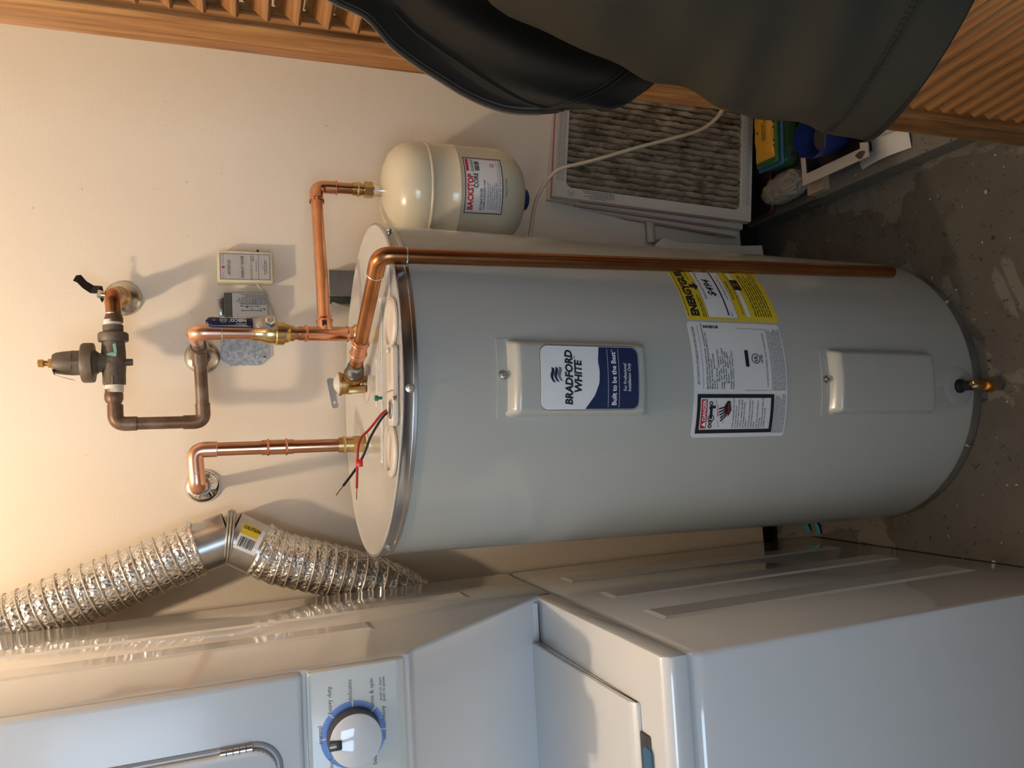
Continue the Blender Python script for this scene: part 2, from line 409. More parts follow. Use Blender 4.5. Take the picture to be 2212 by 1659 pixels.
for i, (a, b) in enumerate(WINS):
    bm = B(); box(bm, (a, -4.16, .92), (b, -4.155, 2.18)); w = struct('window_%d' % (i+1), bm, m_glass)
    bm = B()
    for q in (0, .5, 1): box(bm, (a+(b-a)*q-.02, -4.15, .92), (a+(b-a)*q+.02, -4.115, 2.18)); 
    for q in (0, .5, 1): box(bm, (a, -4.15, .92+1.26*q-.02), (b, -4.115, .92+1.26*q+.02))
    obj('window_frame', bm, m_whiteink, w, smooth=False)
bm = B(); box(bm, (-2.7, -2.32, -.1), (.75, -2.2, .92)); struct('added_shade_wall', bm, m_roomwall)      # unseen low wall, added to keep window light off the lower heater
# concrete curb on the right
bm = B(); prism(bm, [V(.455, .2995, -.03), V(.455, .2995, .05), V(.979, .2995, .05), V(.979, .2995, -.03)], V(0, -.95, -.022), .004)
struct('trim_2', bm, m_floor)
# ceiling lamp (its light is the bulb itself)
t = thing('ceiling_lamp', 'bare bulb in a white ceramic holder on the ceiling', 'lamp', (BULB.x, BULB.y, CEIL))
bm = B(); lathe(bm, [(.055, CEIL), (.055, CEIL-.015), (.035, CEIL-.06), (.022, CEIL-.12), (.022, BULB.z+.062)], (BULB.x, BULB.y, 0)); obj('lamp_holder', bm, m_ceramic, t)
bm = B(); lathe(bm, [(0, -.034), (.012, -.032), (.024, -.024), (.032, -.010), (.034, .004), (.030, .022), (.020, .042), (.014, .06)], BULB, seg=24)
obj('bulb', bm, m_emit('lamp_glow', (1, .77, .545), BULB_W), t, label='lit warm white bulb')
# ================================================================== WATER HEATER
zt = Vector((LX, LY, 1)).normalized(); xt = (Vector((1, 0, 0))-zt*zt.x).normalized(); yt = zt.cross(xt)
HMAT = Matrix(((xt.x, yt.x, zt.x, 0), (xt.y, yt.y, zt.y, 0), (xt.z, yt.z, zt.z, 0), (0, 0, 0, 1)))
HT, RJ = 1.109, .28
def hloc(p): return HMAT.inverted() @ Vector(p)
def hhit(px, py, R=RJ):                                     # pixel on the jacket -> (arc length from the front line, height)
    c = hloc(CPOS); d = HMAT.inverted().to_3x3() @ ray(px, py)
    a = d.x**2+d.y**2; b = 2*(c.x*d.x+c.y*d.y); e = c.x**2+c.y**2-R*R
    q = c+d*((-b-math.sqrt(b*b-4*a*e))/(2*a)); return (math.atan2(q.y, q.x)+math.pi/2)*R, q.z
def htop(px, py, h=HT):
    p = on(px, py, (LX, LY, 1), h*math.sqrt(1+LX*LX+LY*LY)); return hloc(p)
def cyl(off=0):
    def f(s, z): a = s/RJ-math.pi/2; r = RJ+off; return Vector((r*math.cos(a), r*math.sin(a), z))
    return f
H = thing('water_heater', 'tall grey electric water heater with brand badge and labels, standing on the concrete floor', 'water heater', mat=HMAT)
bm = B(); lathe(bm, [(.2775, .0), (.2790, .003), (.2790, .024), (.2755, .0255)], seg=128); obj('base_pan', bm, m_galvsoft, H, True)
bm = B(); lathe(bm, [(.2765, .0235), (.280, .024), (.2803, .028), (.280, .034), (.280, 1.088), (.272, 1.090)], seg=160); obj('jacket', bm, m_heater, H, True)
bm = B(); lathe(bm, [(.2805, 1.0865), (.2825, 1.088), (.2825, 1.093), (.2818, 1.0935), (.2818, 1.104), (.2825, 1.105), (.2825, 1.108), (.279, 1.1085)], seg=160, cap=False); obj('rim_band', bm, m_alu, H, True, label='bright aluminium band round the lid')
bm = B(); lathe(bm, [(0, 1.1075), (.268, 1.1065), (.274, 1.1085), (.2785, 1.1095), (.2795, 1.1075), (.2795, 1.10), (0, 1.10)], seg=128); obj('lid', bm, m_lid, H, True)
def cscrew(par, p, n, r=.0055, m=None, hexh=True, name='screw'):
    n = Vector(n).normalized(); bm = B()
    lathe(bm, [(r*1.5, 0), (r*1.5, .0012), (r*.95, .0016)], p, n, 18); lathe(bm, [(r*.95, .001), (r*.95, .0048), (r*.7, .0056)], p, n, 6)
    return obj(name, bm, m or m_steel, par, True, angle=25)
for px, py in ((886, 838), (840, 500), (840, 1182)):
    s_, z_ = hhit(px, py, .2822); a = s_/.2822-math.pi/2; n = Vector((math.cos(a), math.sin(a), 0)); cscrew(H, n*.2815+Vector((0, 0, z_)), n, .0042)
for px, py in ((2049, 652), (2092, 962)):
    s_, z_ = hhit(px, py, .279); a = s_/.279-math.pi/2; n = Vector((math.cos(a), math.sin(a), 0)); cscrew(H, n*.278+Vector((0, 0, .014)), n, .003)
def sstep(e0, e1, x): x = min(1, max(0, (x-e0)/(e1-e0))); return x*x*(3-2*x)
def access_panel(s0, s1, z0, z1, h, label):
    """thin plate with a raised pillow that stands off the jacket"""
    bm = B(); f0 = cyl(); zt_ = z1+.016
    def top(u, v):
        s = s0-.003+(s1-s0+.006)*u; z = z0-.004+(zt_-z0+.004)*v
        e = min(s-s0, s1-s); g = min(1, max(0, e/.012)); gz = min(1, max(0, (z-z0)/.016))*min(1, max(0, (z1-z)/.014))
        return cyl(.0012+h*math.sin(g*math.pi/2)**.8*math.sin(gz*math.pi/2)**.8)(s, z)
    grid(bm, top, 56, 96); thicken(bm, .0011)
    p = obj('access_panel', bm, m_heater, H, True, angle=60, label=label)
    sm = (s0+s1)/2; q = cyl(.002)(sm+.004, z1+.008); a = sm/RJ-math.pi/2
    cscrew(p, q, (math.cos(a), math.sin(a), 0), .0045)
    return p
AP = access_panel(-.0605, .0505, .727, .9545, .019, 'raised upper cover with brand badge')
AP2 = access_panel(-.0615, .0495, .132, .3665, .019, 'raised lower cover without badge')
# badge
bf = cyl(.0222); sx0, sx1, sz0, sz1 = -.0485, .0390, .7505, .9105; sc = (sx0+sx1)/2
Flat().poly(rrect(sx0, sz0, sx1, sz1, .011)).build('badge', m_alu, AP, lambda s, z: cyl(.0209)(s, z), True) if False else None
def patch(name, mat, par, pts_fn, x0, y0, x1, y1, r, off, thick=.0006, lab=None):
    """rounded sheet wrapped on the jacket"""
    bm = B(); n = max(8, int((x1-x0)/.004))
    def f(u, v):
        x = x0+(x1-x0)*u; dx = min(x-x0, x1-x); c = r-math.sqrt(max(0, r*r-(r-dx)**2)) if dx < r else 0
        return cyl(off)(x, y0+c+(y1-y0-2*c)*v)
    us = sorted(set([0, 1]+[k/n for k in range(n+1)]+[r/(x1-x0)*(1-math.cos(math.pi/2*k/6)) for k in range(7)]+[1-r/(x1-x0)*(1-math.cos(math.pi/2*k/6)) for k in range(7)]))
    vs = [[bm.verts.new(f(u, v)) for v in (0, .5, 1)] for u in us]
    for i in range(len(us)-1):
        for j in range(2): bm.faces.new((vs[i][j], vs[i+1][j], vs[i+1][j+1], vs[i][j+1]))
    thicken(bm, thick); return obj(name, bm, mat, par, True, angle=60, label=lab)
bd = patch('badge', m_alu, AP, None, sx0-.0013, sz0-.0013, sx1+.0013, sz1+.0013, .0125, .0203, lab='brand badge in white and navy')
patch('badge_face', m_sticker, bd, None, sx0, sz0, sx1, sz1, .0112, .0209)
WV = [(0, .0903), (.22, .0745), (.42, .0669), (.63, .0662), (.76, .0683), (1, .0655)]
def wave(x): return sz0+float(np.interp((x-sx0)/(sx1-sx0), [a for a, b in WV], [b for a, b in WV]))
pts = [(sx0+(sx1-sx0)*k/24, wave(sx0+(sx1-sx0)*k/24)) for k in range(25)]
fl = Flat(); low = [p for p in rrect(sx0+.0006, sz0+.0006, sx1-.0006, sz1, .0108)]
def lowy(x):
    dx = min(x-sx0-.0006, sx1-.0006-x); r = .0108
    return sz0+.0006+(r-math.sqrt(max(0, r*r-(r-max(dx, 0))**2)) if dx < r else 0)
xs = [sx0+.0006+(sx1-sx0-.0012)*(.5-.5*math.cos(math.pi*k/30)) for k in range(31)]
lo = [fl.bm.verts.new((x, lowy(x), 0)) for x in xs]; hi = [fl.bm.verts.new((x, wave(x), 0)) for x in xs]
for k in range(30): fl.bm.faces.new((lo[k], lo[k+1], hi[k+1], hi[k]))
fl.build('badge_navy_field', m_navyink, bd, cyl(.0211), True)
fl = Flat(); fl.text('BRADFORD', sc, sz0+.1105, .0165, 'CENTER', .045, .15, fit=.0755).text('WHITE', sc+.001, sz0+.0960, .0160, 'CENTER', .045, .15, fit=.0450).text('®', sc+.026, sz0+.105, .005)
fl.build('lettering', m_blackink, bd, cyl(.0211), True)
for i, mk in enumerate((m_blackink, m_navyink, m_greyink)):                # waving-flag emblem, three bands
    fl = Flat(); y0 = sz0+.1405-.0058*i; n = 10; X0, X1 = sc-.0075+.001*i, sc+.0125+.0005*i
    a = [fl.bm.verts.new((X0+(X1-X0)*k/n, y0-.0022+.0018*math.sin(k/n*6.0-.6)+.003*(k/n), 0)) for k in range(n+1)]
    b = [fl.bm.verts.new((X0+.0015+(X1-X0)*k/n, y0+.0024+.0018*math.sin(k/n*6.0-.6)+.003*(k/n), 0)) for k in range(n+1)]
    for k in range(n): fl.bm.faces.new((a[k], a[k+1], b[k+1], b[k]))
    fl.build('emblem_band', mk, bd, cyl(.0212), True)
fl = Flat(); fl.text('Built to be the Best', sc-.001, sz0+.0385, .0110, 'CENTER', .022, 0, fit=.0745).text('®', sc+.037, sz0+.043, .004).text('For Professional', sc+.001, sz0+.0212, .0075, 'CENTER', .008, .15, fit=.039).text('Installation Only', sc+.001, sz0+.0140, .0075, 'CENTER', .008, .15, fit=.040)
fl.rect(sx0+.003, sz0+.0520, sx1-.003, sz0+.0525).rect(sx0+.003, sz0+.0335, sx1-.003, sz0+.0340)
fl.build('lettering', m_whiteink, bd, cyl(.0212), True)
# rating plate with danger panel
rl, rr, rb, rt_ = -.0985, .0935, .4565, .639
RT = patch('rating_label', m_paper, H, None, rl, rb, rr, rt_, .006, .0006, lab='white rating label with danger panel')
f1 = cyl(.0014); k = Flat()
dx0, dx1, dy0, dy1 = rl+.007, rl+.071, rb+.027, rt_-.006
k.border(dx0, dy0, dx1, dy1, .0062)
xl = rl+.083
k.text('AUTOMATIC STORAGE WATER HEATER', xl+.051, rt_-.0105, .0062, 'CENTER', 0, 0, .86)
k.rect(xl-.004, rt_-.0175, rr-.006, rt_-.0171)
for i, s_ in enumerate(('BRADFORD WHITE CORPORATION  www.bradfordwhite.com', '200 LAFAYETTE STREET MIDDLEVILLE MI 49333 USA', 'Model  No: RE350S6-1NCWW', 'Serial No:                Type: ELECTRIC', 'Nom. Cap.:  50 US gal', '           189.3 Liters    1-PHASE AC ONLY', 'Voltage : 240V / 208V      50/60 Hz', 'Wattage  Upper Element:  4500W / 3380W', '         Lower Element:  4500W / 3380W', '         Maximum:        4500W / 3380W', 'Wattage rating based on 50/60 Hz', 'Pressure: Test 300 psi.  Working 150 psi')):
    k.text(s_, xl-.004, rt_-.0265-.0045*i, .0042, bold=.008, sx=.98 if i < 2 else .9)
k.rect(xl-.006, rb+.030, rr-.010, rb+.0306).rect(xl-.006, rb+.030, xl-.0056, rb+.085).rect(rr-.0104, rb+.030, rr-.010, rb+.088)
k.text('HOUSEHOLD STORAGE TANK WATER HEATER', xl+.046, rb+.038, .0043, 'CENTER')
k.ring(xl+.047, rb+.060, .0085, .0072).text('UL', xl+.047, rb+.0572, .0085, 'CENTER', .04).text('LISTED', xl+.047, rb+.0468, .0048, 'CENTER', .03)
k.poly(rrect(xl+.033, rb+.0745, xl+.061, rb+.0815, .002))
k.barcode(rr-.0115, rt_-.058, rr-.0065, rt_-.029, False)
k.build('lettering', m_blackink, RT, f1, True)
k = Flat()
for i in range(9): k.smalltype(xl-.006, rr-.006-random.random()*.01, rb+.0265-.0029*i, .0017)
for i in range(9): k.smalltype(dx0-.001, dx1+.002-random.random()*.012, rb+.0245-.0026*i, .0015)
k.build('small_print', m_greyink, RT, f1, True)
k = Flat(); cx = (dx0+dx1)/2
for i, s_ in enumerate(('Water temperature over 125°F', 'can cause severe burns', 'instantly or death from scalds.', 'Children, disabled and elderly', 'are at highest risk of being', 'scalded.', 'See instruction manual before', 'setting temperature at water', 'heater.', 'Feel water before bathing or', 'showering.', 'Temperature limiting valves are', 'available, see manual.')):
    k.text(s_, dx0+.0085, dy1-.0715-.0049*i-(i > 2)*.001-(i > 5)*.001-(i > 8)*.001, .0047, sx=.83)
# tap, hand drawing
for q in (-.017, .013): 
    k.ring(cx+q-.003, dy1-.0265, .0035, .0018); k.ring(cx+q+.004, dy1-.0265, .0035, .0018)
k.rect(cx-.008, dy1-.0295, cx+.012, dy1-.0245).rect(cx+.009, dy1-.035, cx+.0135, dy1-.0265).ring(cx-.007, dy1-.0275, .006, .0045)
for q in range(5): k.line(cx-.012+.005*q, dy1-.0455+.001*q, cx-.002+.0035*q, dy1-.057, .0022)
k.poly([(cx-.004, dy1-.060), (cx+.010, dy1-.050), (cx+.021, dy1-.0575), (cx+.021, dy1-.063), (cx+.006, dy1-.0655)])
k.line(cx+.010, dy1-.040, cx+.024, dy1-.034, .0006).line(cx-.022, dy1-.044, cx-.012, dy1-.040, .0006).line(cx-.016, dy1-.052, cx-.004, dy1-.046, .0006)
k.build('danger_print', m_blackink, RT, f1, True)
k = Flat(); k.rect(dx0+.0085, dy1-.0195, dx1-.0085, dy1-.0085); k.poly([(cx-.004, dy1-.0565), (cx+.004, dy1-.050), (cx+.007, dy1-.058)]); k.text('HOT', cx+.003, dy1-.0425, .0065, 'CENTER', .02)
k.build('danger_banner', m_redink, RT, cyl(.0012), True)
k = Flat(); k.text('BURN', cx+.010, dy1-.0625, .0055, 'CENTER', .02); k.build('burn_word', m_redink, RT, cyl(.0016), True)
k = Flat(); k.text('DANGER', cx+.0055, dy1-.0172, .0092, 'CENTER', .025, fit=.034).poly([(dx0+.0105, dy1-.0178), (dx0+.0195, dy1-.0178), (dx0+.015, dy1-.0100)]); k.build('danger_word', m_whiteink, RT, f1, True)
# energy guide label
gl, gr, gb, gt = .098, .247, .452, .634
EG = patch('energy_label', m_yellow, H, None, gl, gb, gr, gt, .006, .0006, lab='yellow energy cost label')
k = Flat(); k.rect(gl+.004, gb+.083, gr-.004, gb+.141).rect(gl+.008, gb+.0565, gr-.008, gb+.0645); k.build('white_field', m_sticker, EG, cyl(.0012), True)
k = Flat(); k.text('ENERGYGUIDE', gl+.006, gt-.0235, .0205, bold=.05, sx=.86)
k.poly([(gl+.066, gt-.026), (gl+.074, gt-.026), (gl+.074, gt-.035), (gl+.080, gt-.035), (gl+.070, gt-.043), (gl+.060, gt-.035), (gl+.066, gt-.035)])
k.text('$494', gl+.048, gb+.111, .0195, bold=.025, shear=.2, sx=1.0).text('Estimated Yearly Energy Cost', gl+.042, gb+.131, .0066)
k.rect(gl+.010, gb+.0985, gr-.014, gb+.1012).rect(gl+.010, gb+.0965, gl+.0105, gb+.105).text('Cost Range of Similar Models', gl+.042, gb+.089, .0048)
k.text('First Hour Rating', gl+.044, gb+.0752, .0062, bold=.01).text('(How much hot water you get in the first hour of use)', gl+.012, gb+.0682, .0047, bold=.004)
k.rect(gl+.066, gb+.0505, gl+.092, gb+.0665).border(gl+.004, gb+.083, gr-.004, gb+.141, .0004).text('$151', gl+.0085, gb+.0915, .005)
k.build('lettering', m_blackink, EG, cyl(.0016), True)
k = Flat()
for i in range(7): k.smalltype(gl+.010, gr-.02-random.random()*.03, gb+.043-.0052*i, .0026)
k.smalltype(gl+.005, gl+.05, gt-.033, .0022).smalltype(gl+.005, gl+.046, gt-.037, .0022).smalltype(gl+.086, gl+.14, gt-.032, .0022).smalltype(gl+.005, gl+.12, gt-.0035, .0018)
k.text('Energy Saving', gl+.092, gb+.006, .0045)
k.build('small_print', m_blackink, EG, cyl(.0014), True)
k = Flat(); k.text('MED', gl+.079, gb+.060, .0045, 'CENTER').text('ft 65', gl+.079, gb+.0535, .0045, 'CENTER'); k.build('rating_print', m_yellow, EG, cyl(.0019), True)
# drain valve
s_, z_ = hhit(2071, 834); a = s_/RJ-math.pi/2; n = Vector((math.cos(a), math.sin(a), 0)); c = n*RJ+Vector((0, 0, z_))
bm = B()
def flange(u, v):
    ang = 2*math.pi*u; r = .0135+(.036-.0135)*v; return cyl(.0022 if v < .97 else .0002)(s_+r*math.cos(ang), z_+r*math.sin(ang))
grid(bm, flange, 48, 4); bmesh.ops.remove_doubles(bm, verts=bm.verts[:], dist=1e-5); thicken(bm, .0012)
DV = obj('drain_flange', bm, m_heater, H, True, angle=60)
bm = B(); lathe(bm, [(.0125, -.004), (.0125, .006), (.009, .008), (.009, .03)], c, n, 24); obj('drain_opening', bm, m_black, H, True)
bm = B(); sweep(bm, fillet([c+n*.002, c+n*.030, c+n*.034+Vector((0, 0, -.034))], .012), .0085, 18, cap=False)
lathe(bm, [(.0075, -.004), (.0125, -.006), (.0125, .008), (.0085, .011)], c+n*.034+Vector((0, 0, -.030)), (0, 0, -1), 24, cap=False)
DVB = obj('drain_valve', bm, m_bronze, H, True, label='small brass drain spout')
bm = B(); lathe(bm, [(.0045, -.006), (.0045, .005), (.0032, .0065), (0, .0065)], c+n*.036+Vector((.004, 0, .008)), n+Vector((.3, 0, .4)), 12); obj('stem', bm, m_brass, DVB, True)
# smudge on jacket: painted-over tag
Flat().rect(.170, .055, .180, .0585).build('scuff', m_charcoal, H, lambda s, z: cyl(.0004)(s, z), True) if False else None
# top fittings
TZ = 1.1075
def topdisc(name, px, py, prof, mat, lab=None):
    p = htop(px, py); bm = B(); lathe(bm, prof, (p.x, p.y, TZ), seg=40); return obj(name, bm, mat, H, True, label=lab)
for px, py in ((845, 972), (845, 700)):
    topdisc('access_plug', px, py, [(.040, 0), (.040, .003), (.036, .006), (.031, .006), (.029, .002), (0, .002)], m_cover, 'round beige plug')
topdisc('valve_collar', 791, 828, [(.034, 0), (.034, .0015), (.030, .003), (0, .0035)], m_cover)
topdisc('hot_collar', 790, 958, [(.020, 0), (.020, .001), (.017, .0025), (0, .0025)], m_lid)
topdisc('cold_collar', 788, 722, [(.020, 0), (.020, .001), (.017, .0025), (0, .0025)], m_lid)
# junction cover: beige plate on the lid near the front
a_, b_ = htop(846, 751), htop(847, 922)
yc = -.238; x0_, x1_ = a_.x, b_.x; xa, xb = min(x0_, x1_), max(x0_, x1_)
bm = B(); poly = [(xa, -.205), (xb, -.205), (xb, -.243), (xb-.006, -.252), (xa+.008, -.252), (xa, -.244)]
prism(bm, [Vector((x, y, TZ+.001)) for x, y in poly], (0, 0, .008), .002); JC = obj('junction_cover', bm, m_cover, H, True, label='beige plate over the wiring box')
xm = htop(846, 848).x
bm = B(); box(bm, (xm-.0005, -.2515, TZ+.0092), (xm+.0005, -.2055, TZ+.0096)); obj('cover_seam', bm, m_charcoal, JC, True, smooth=False)
k = Flat()
for i in range(3): k.smalltype(xm+.012, xb-.014, -.222-.006*i, .0022)
k.build('embossed_print', m_cover, JC, lambda x, y: Vector((x, y, TZ+.0096)), True)
for px, py in ((840, 757), (853, 860)): p = htop(px, py, HT+.009); cscrew(JC, Vector((p.x, p.y, TZ+.0085)), (0, 0, 1), .0035)
p = htop(826, 860, HT+.006); bm = B(); lathe(bm, [(.0025, 0), (.0025, .006), (.0045, .0062), (.0045, .0105), (.003, .0115)], (p.x, p.y, TZ+.008), seg=8); obj('ground_screw', bm, m_greenscrew, H, True, label='green ground screw')
hp = htop(842, 884, HT+.009); bm = B(); torus(bm, (hp.x, hp.y, TZ+.0095), (0, 0, 1), .0125, .0016); obj('knockout_ring', bm, m_steel, JC, True)
bm = B(); lathe(bm, [(0, 0), (.0115, 0), (.0115, .0008), (0, .0008)], (hp.x, hp.y, TZ+.0088), seg=24); obj('knockout_hole', bm, m_black, JC, True)
# wires
def hpt(px, py, y): return hloc(PY(px, py, y))
wy = -.20
rp = [hpt(845, 882, -.205), hpt(826, 893, -.205), hpt(800, 925, -.20), hpt(781, 945, -.20), hpt(774, 965, -.20), hpt(772, 1000, -.20), hpt(770.5, 1055, -.20)]
bp = [hpt(845, 886, -.215), hpt(826, 902, -.215), hpt(800, 945, -.21), hpt(789, 975, -.205), hpt(775, 1003, -.195), hpt(760, 1025, -.195), hpt(741, 1050, -.195)]
for nm, pth, mm, lab in (('red_wire', rp, m_red, 'dark red lead wire'), ('black_wire', bp, m_wireblk, 'black lead wire')):
    bm = B(); q = smooth_path(pth, 8); sweep(bm, q, .0019, 10); w = obj(nm, bm, mm, H, True, label=lab)
    d = (q[-1]-q[-2]).normalized(); bm = B(); sweep(bm, [q[-1]-d*.001, q[-1]+d*.016], .0009, 8); obj('bare_end', bm, m_copper, w, True)
c = hpt(776, 1000, -.198); bm = B(); box(bm, c-Vector((.0055, .0042, .0050)), c+Vector((.0055, .0042, .0050)), .0012); obj('wire_tape', bm, m_redtape, H, True, label='bright red tape flag')
# stickers on the lid
for (ax, ay), (bx, by), w_, lab in (((824, 640), (820, 1000), .017, None), ((836, 566), (838, 660), .020, None), ((813, 775), (810, 880), .009, None)):
    a1, b1 = htop(ax, ay), htop(bx, by); yy = (a1.y+b1.y)/2; bm = B()
    box(bm, (min(a1.x, b1.x), yy-w_/2, TZ-.0006), (max(a1.x, b1.x), yy+w_/2, TZ+.0012), .0003, 1); st = obj('lid_sticker', bm, m_sticker, H, True, smooth=False)
    k = Flat(); y_ = yy-w_/2+.002
    while y_ < yy+w_/2-.002: k.smalltype(min(a1.x, b1.x)+.004, max(a1.x, b1.x)-.004, y_, .0018); y_ += .0036
    k.build('small_print', m_greyink, st, lambda x, y: Vector((x, y, TZ+.00125)), True)
# ================================================================== PIPES
PR = .01115
def seg(par, a, b, m, name='pipe', r=PR, sg=20, ta=0, tb=0):
    a, b = Vector(a), Vector(b); d = (b-a).normalized(); bm = B(); sweep(bm, [a+d*ta, b-d*tb], r, sg); return obj(name, bm, m, par)
def elbow(par, a, c, b, m, R=.024, r=.0128, collar=.016, name='elbow'):
    a, b, c = Vector(a), Vector(b), Vector(c); u = (a-c).normalized(); v = (b-c).normalized(); bm = B()
    pts = fillet([c+u*(R+collar), c, c+v*(R+collar)], R, 10); sweep(bm, pts, r, 22); return obj(name, bm, m, par)
def ring(par, p, d, m, R=.0125, r=.0022, name='press_ring'):
    bm = B(); torus(bm, p, d, R, r, 28, 8); return obj(name, bm, m, par)
def lat(par, name, p, d, prof, m, sg=28, lab=None, angle=30):
    bm = B(); lathe(bm, prof, p, d, sg); return obj(name, bm, m, par, label=lab, angle=angle)
def escutcheon(px, py, r, m, label):
    p = PY(px, py, WALL); bm = B()
    lathe(bm, [(r, 0), (r, .002), (r*.93, .006), (r*.72, .011), (r*.5, .014), (.0165, .016), (.0165, .020), (.0125, .020), (.0125, 0)], p, (0, -1, 0), 48)
    return tag(obj('pipe_escutcheon', bm, m, None), label, 'escutcheon', 'round wall plates')
hC1, hC2, hW = PY(420, 972, .034), PY(427, 1053, .034), PY(438, 1050, WALL)
escutcheon(438, 1050, .033, m_chrome, 'shiny chrome wall plate behind the new copper hot pipe')
escutcheon(437, 772, .033, m_dullchrome, 'dull worn wall plate beside the galvanised box cover')
escutcheon(266, 645, .034, m_dullchrome, 'dull chrome wall plate behind the black lever shutoff')
hB = HMAT @ Vector((*htop(789.5, 959).xy, TZ+.002))
T = thing('hot_water_pipe', 'new copper hot water pipe with brass adapter, from heater lid to wall', 'pipe', hB)
seg(T, hB+V(0, 0, .02), hC1, m_copper, tb=.028); elbow(T, hB, hC1, hC2, m_copper2, R=.020, collar=.014); seg(T, hC1, hC2, m_copper2, ta=.024, tb=.024); elbow(T, hC1, hC2, hW, m_copper2, R=.020, collar=.012); seg(T, hC2, hW, m_copper2, ta=.028)
for pt in (hC1+(hB-hC1).normalized()*.034, hC1+(hC2-hC1).normalized()*.034): ring(T, pt, (pt-hC1), m_solder, .0112, .0014, 'solder_ring')
ax = (hC1-hB).normalized()
def at(px, a, b):                                          # point of segment a-b that shows at picture column px
    best = min((abs((1106-FPX*((q-CPOS).dot(CU))/((q-CPOS).dot(CW)))-px), i) for i, q in ((i, a+(b-a)*i/400) for i in range(401)))[1]
    return a+(b-a)*best/400
c0, c1 = at(634, hB, hC1), at(565, hB, hC1)
cp = seg(T, c0, c1, m_copper, 'coupling', .0126, 24)
for px in (579, 619): ring(T, at(px, hB, hC1), ax, m_copper)
a0 = at(789, hB, hC1); L = (at(731, hB, hC1)-a0).length
lat(T, 'brass_adapter', a0, ax, [(.0128, 0), (.0165, .001), (.0165, L*.05)], m_brass)
lat(T, 'hex_nut', a0+ax*L*.05, ax, [(.0168, 0), (.0168, L*.42)], m_brass, 6, angle=20)
lat(T, 'brass_sleeve', a0+ax*L*.45, ax, [(.0135, 0), (.0135, L*.55)], m_brass); ring(T, at(743, hB, hC1), ax, m_brass, .0132, .0024)
k = Flat()
k.text('C', 0, 0, .008, 'CENTER'); k.build('marking', m_copperdk, T, planar(hC1+(hC2-hC1)*.62+V(0, -.0135, -.004), (1, 0, 0), (0, 0, 1)))
# cold side
cB = HMAT @ Vector((*htop(788, 722).xy, TZ+.002)); cC, cW = PY(419, 718, .0), PY(437, 772, WALL)
TEE = cC+(cW-cC)*.58
T = thing('cold_water_pipe', 'new copper cold water pipe with press tee, rising to the blue lever valve', 'pipe', cB)
bv0, bv1 = at(634, cB, cC), at(545, cB, cC); ax = (cC-cB).normalized()
t0, t1 = at(766, cB, cC), at(645, cB, cC); tb = at(703, cB, cC)
seg(T, cB, t0, m_brass, 'nipple'); seg(T, t1-ax*.01, bv0, m_copper); seg(T, bv1, cC, m_copper2, tb=.028); elbow(T, cB, cC, cW, m_copper2)
seg(T, cC, cC+(cW-cC)*.30, m_copper2, ta=.028)
bm = B(); sweep(bm, [t0, t1], .0125, 22); 
tE = PY(682, 403, .19); tdir = (tE-tb).normalized(); sweep(bm, [tb, tb+tdir*.03], [.0145, .0125], 22); obj('press_tee', bm, m_copper, T)
for px in (660, 750): ring(T, at(px, cB, cC), ax, m_copper)
lat(T, 'dielectric_union', cB+ax*.002, ax, [(.0165, 0), (.0175, .002), (.0175, .016), (.0135, .02)], m_brass)
ring(T, cC+(cB-cC).normalized()*.041, ax, m_solder, .0112, .0014, 'solder_ring')
# expansion branch
E_ = thing('expansion_branch_pipe', 'copper branch pipe running from the press tee over to the cream expansion tank', 'pipe', tb+tdir*.03)
tkT = PY(822, 408, .19); tkT = V(tE.x, .19, tkT.z)
seg(E_, tb+tdir*.028, tE, m_copper, tb=.03); elbow(E_, tb, tE, tkT, m_copper, R=.026); seg(E_, tE, tkT+V(0, 0, .03), m_copper, ta=.03)
for p, d in ((tb+tdir*.027, tdir), (tE-tdir*.04, tdir), (tE+V(0, 0, -.04), V(0, 0, 1))): ring(E_, p, d, m_copper)
bm = B(); sweep(bm, [tb+tdir*.012, tb+tdir*.035], .0133, 22); obj('collar', bm, m_copper, E_)
lat(E_, 'brass_sleeve', at(761, tE, tkT), (0, 0, -1), [(.0132, 0), (.0132, .018)], m_brass); ring(E_, at(773, tE, tkT), (0, 0, 1), m_brass, .013, .0024)
lat(E_, 'hex_nut', at(786, tE, tkT), (0, 0, -1), [(.0165, 0), (.0165, .017)], m_brass, 6, angle=20)
lat(E_, 'nipple', at(803, tE, tkT), (0, 0, -1), [(.013, 0), (.0145, .004), (.0125, .008), (.0125, (at(803, tE, tkT)-tkT).length+.004)], m_steel)
k = Flat(); k.rect(-.006, -.004, .006, .004); k.build('maker_tag', m_blackink, E_, planar(tb+tdir*.016+V(.003, -.0147, .002), (1, .2, 0), (0, 0, 1)))
# ball valve with blue lever
b0, b1 = bv0, bv1; bl = (b1-b0).length
T = thing('ball_valve', 'brass ball valve with navy blue lever handle on the cold pipe', 'valve', b0)
lat(T, 'valve_body', b0, ax, [(.0138, 0), (.0138, bl*.10), (.0150, bl*.11), (.0165, bl*.18), (.0165, bl*.24), (.0205, bl*.25), (.0205, bl*.44), (.0185, bl*.46), (.0185, bl*.62), (.0165, bl*.72), (.0140, bl*.80), (.0140, bl)], m_brass, 32)
sc_ = at(583, b0, b1); out = V(.45, -.89, 0).normalized(); so = sc_+out*.019
lat(T, 'stem', so, out, [(.0095, 0), (.0095, .008), (.006, .009), (.006, .014)], m_brass)
lat(T, 'stem_nut', so+out*.0135, out, [(.0085, 0), (.0085, .004), (.006, .006), (.003, .006)], m_steel, 6)
sx_ = out.cross(ax).normalized()
bm = B(); o0 = so+out*.0105; path = [o0-ax*.011, o0+ax*.014, o0+ax*.024+sx_*.006+out*.006, o0+ax*.040+sx_*.008+out*.010, o0+ax*.090+sx_*.008+out*.010]
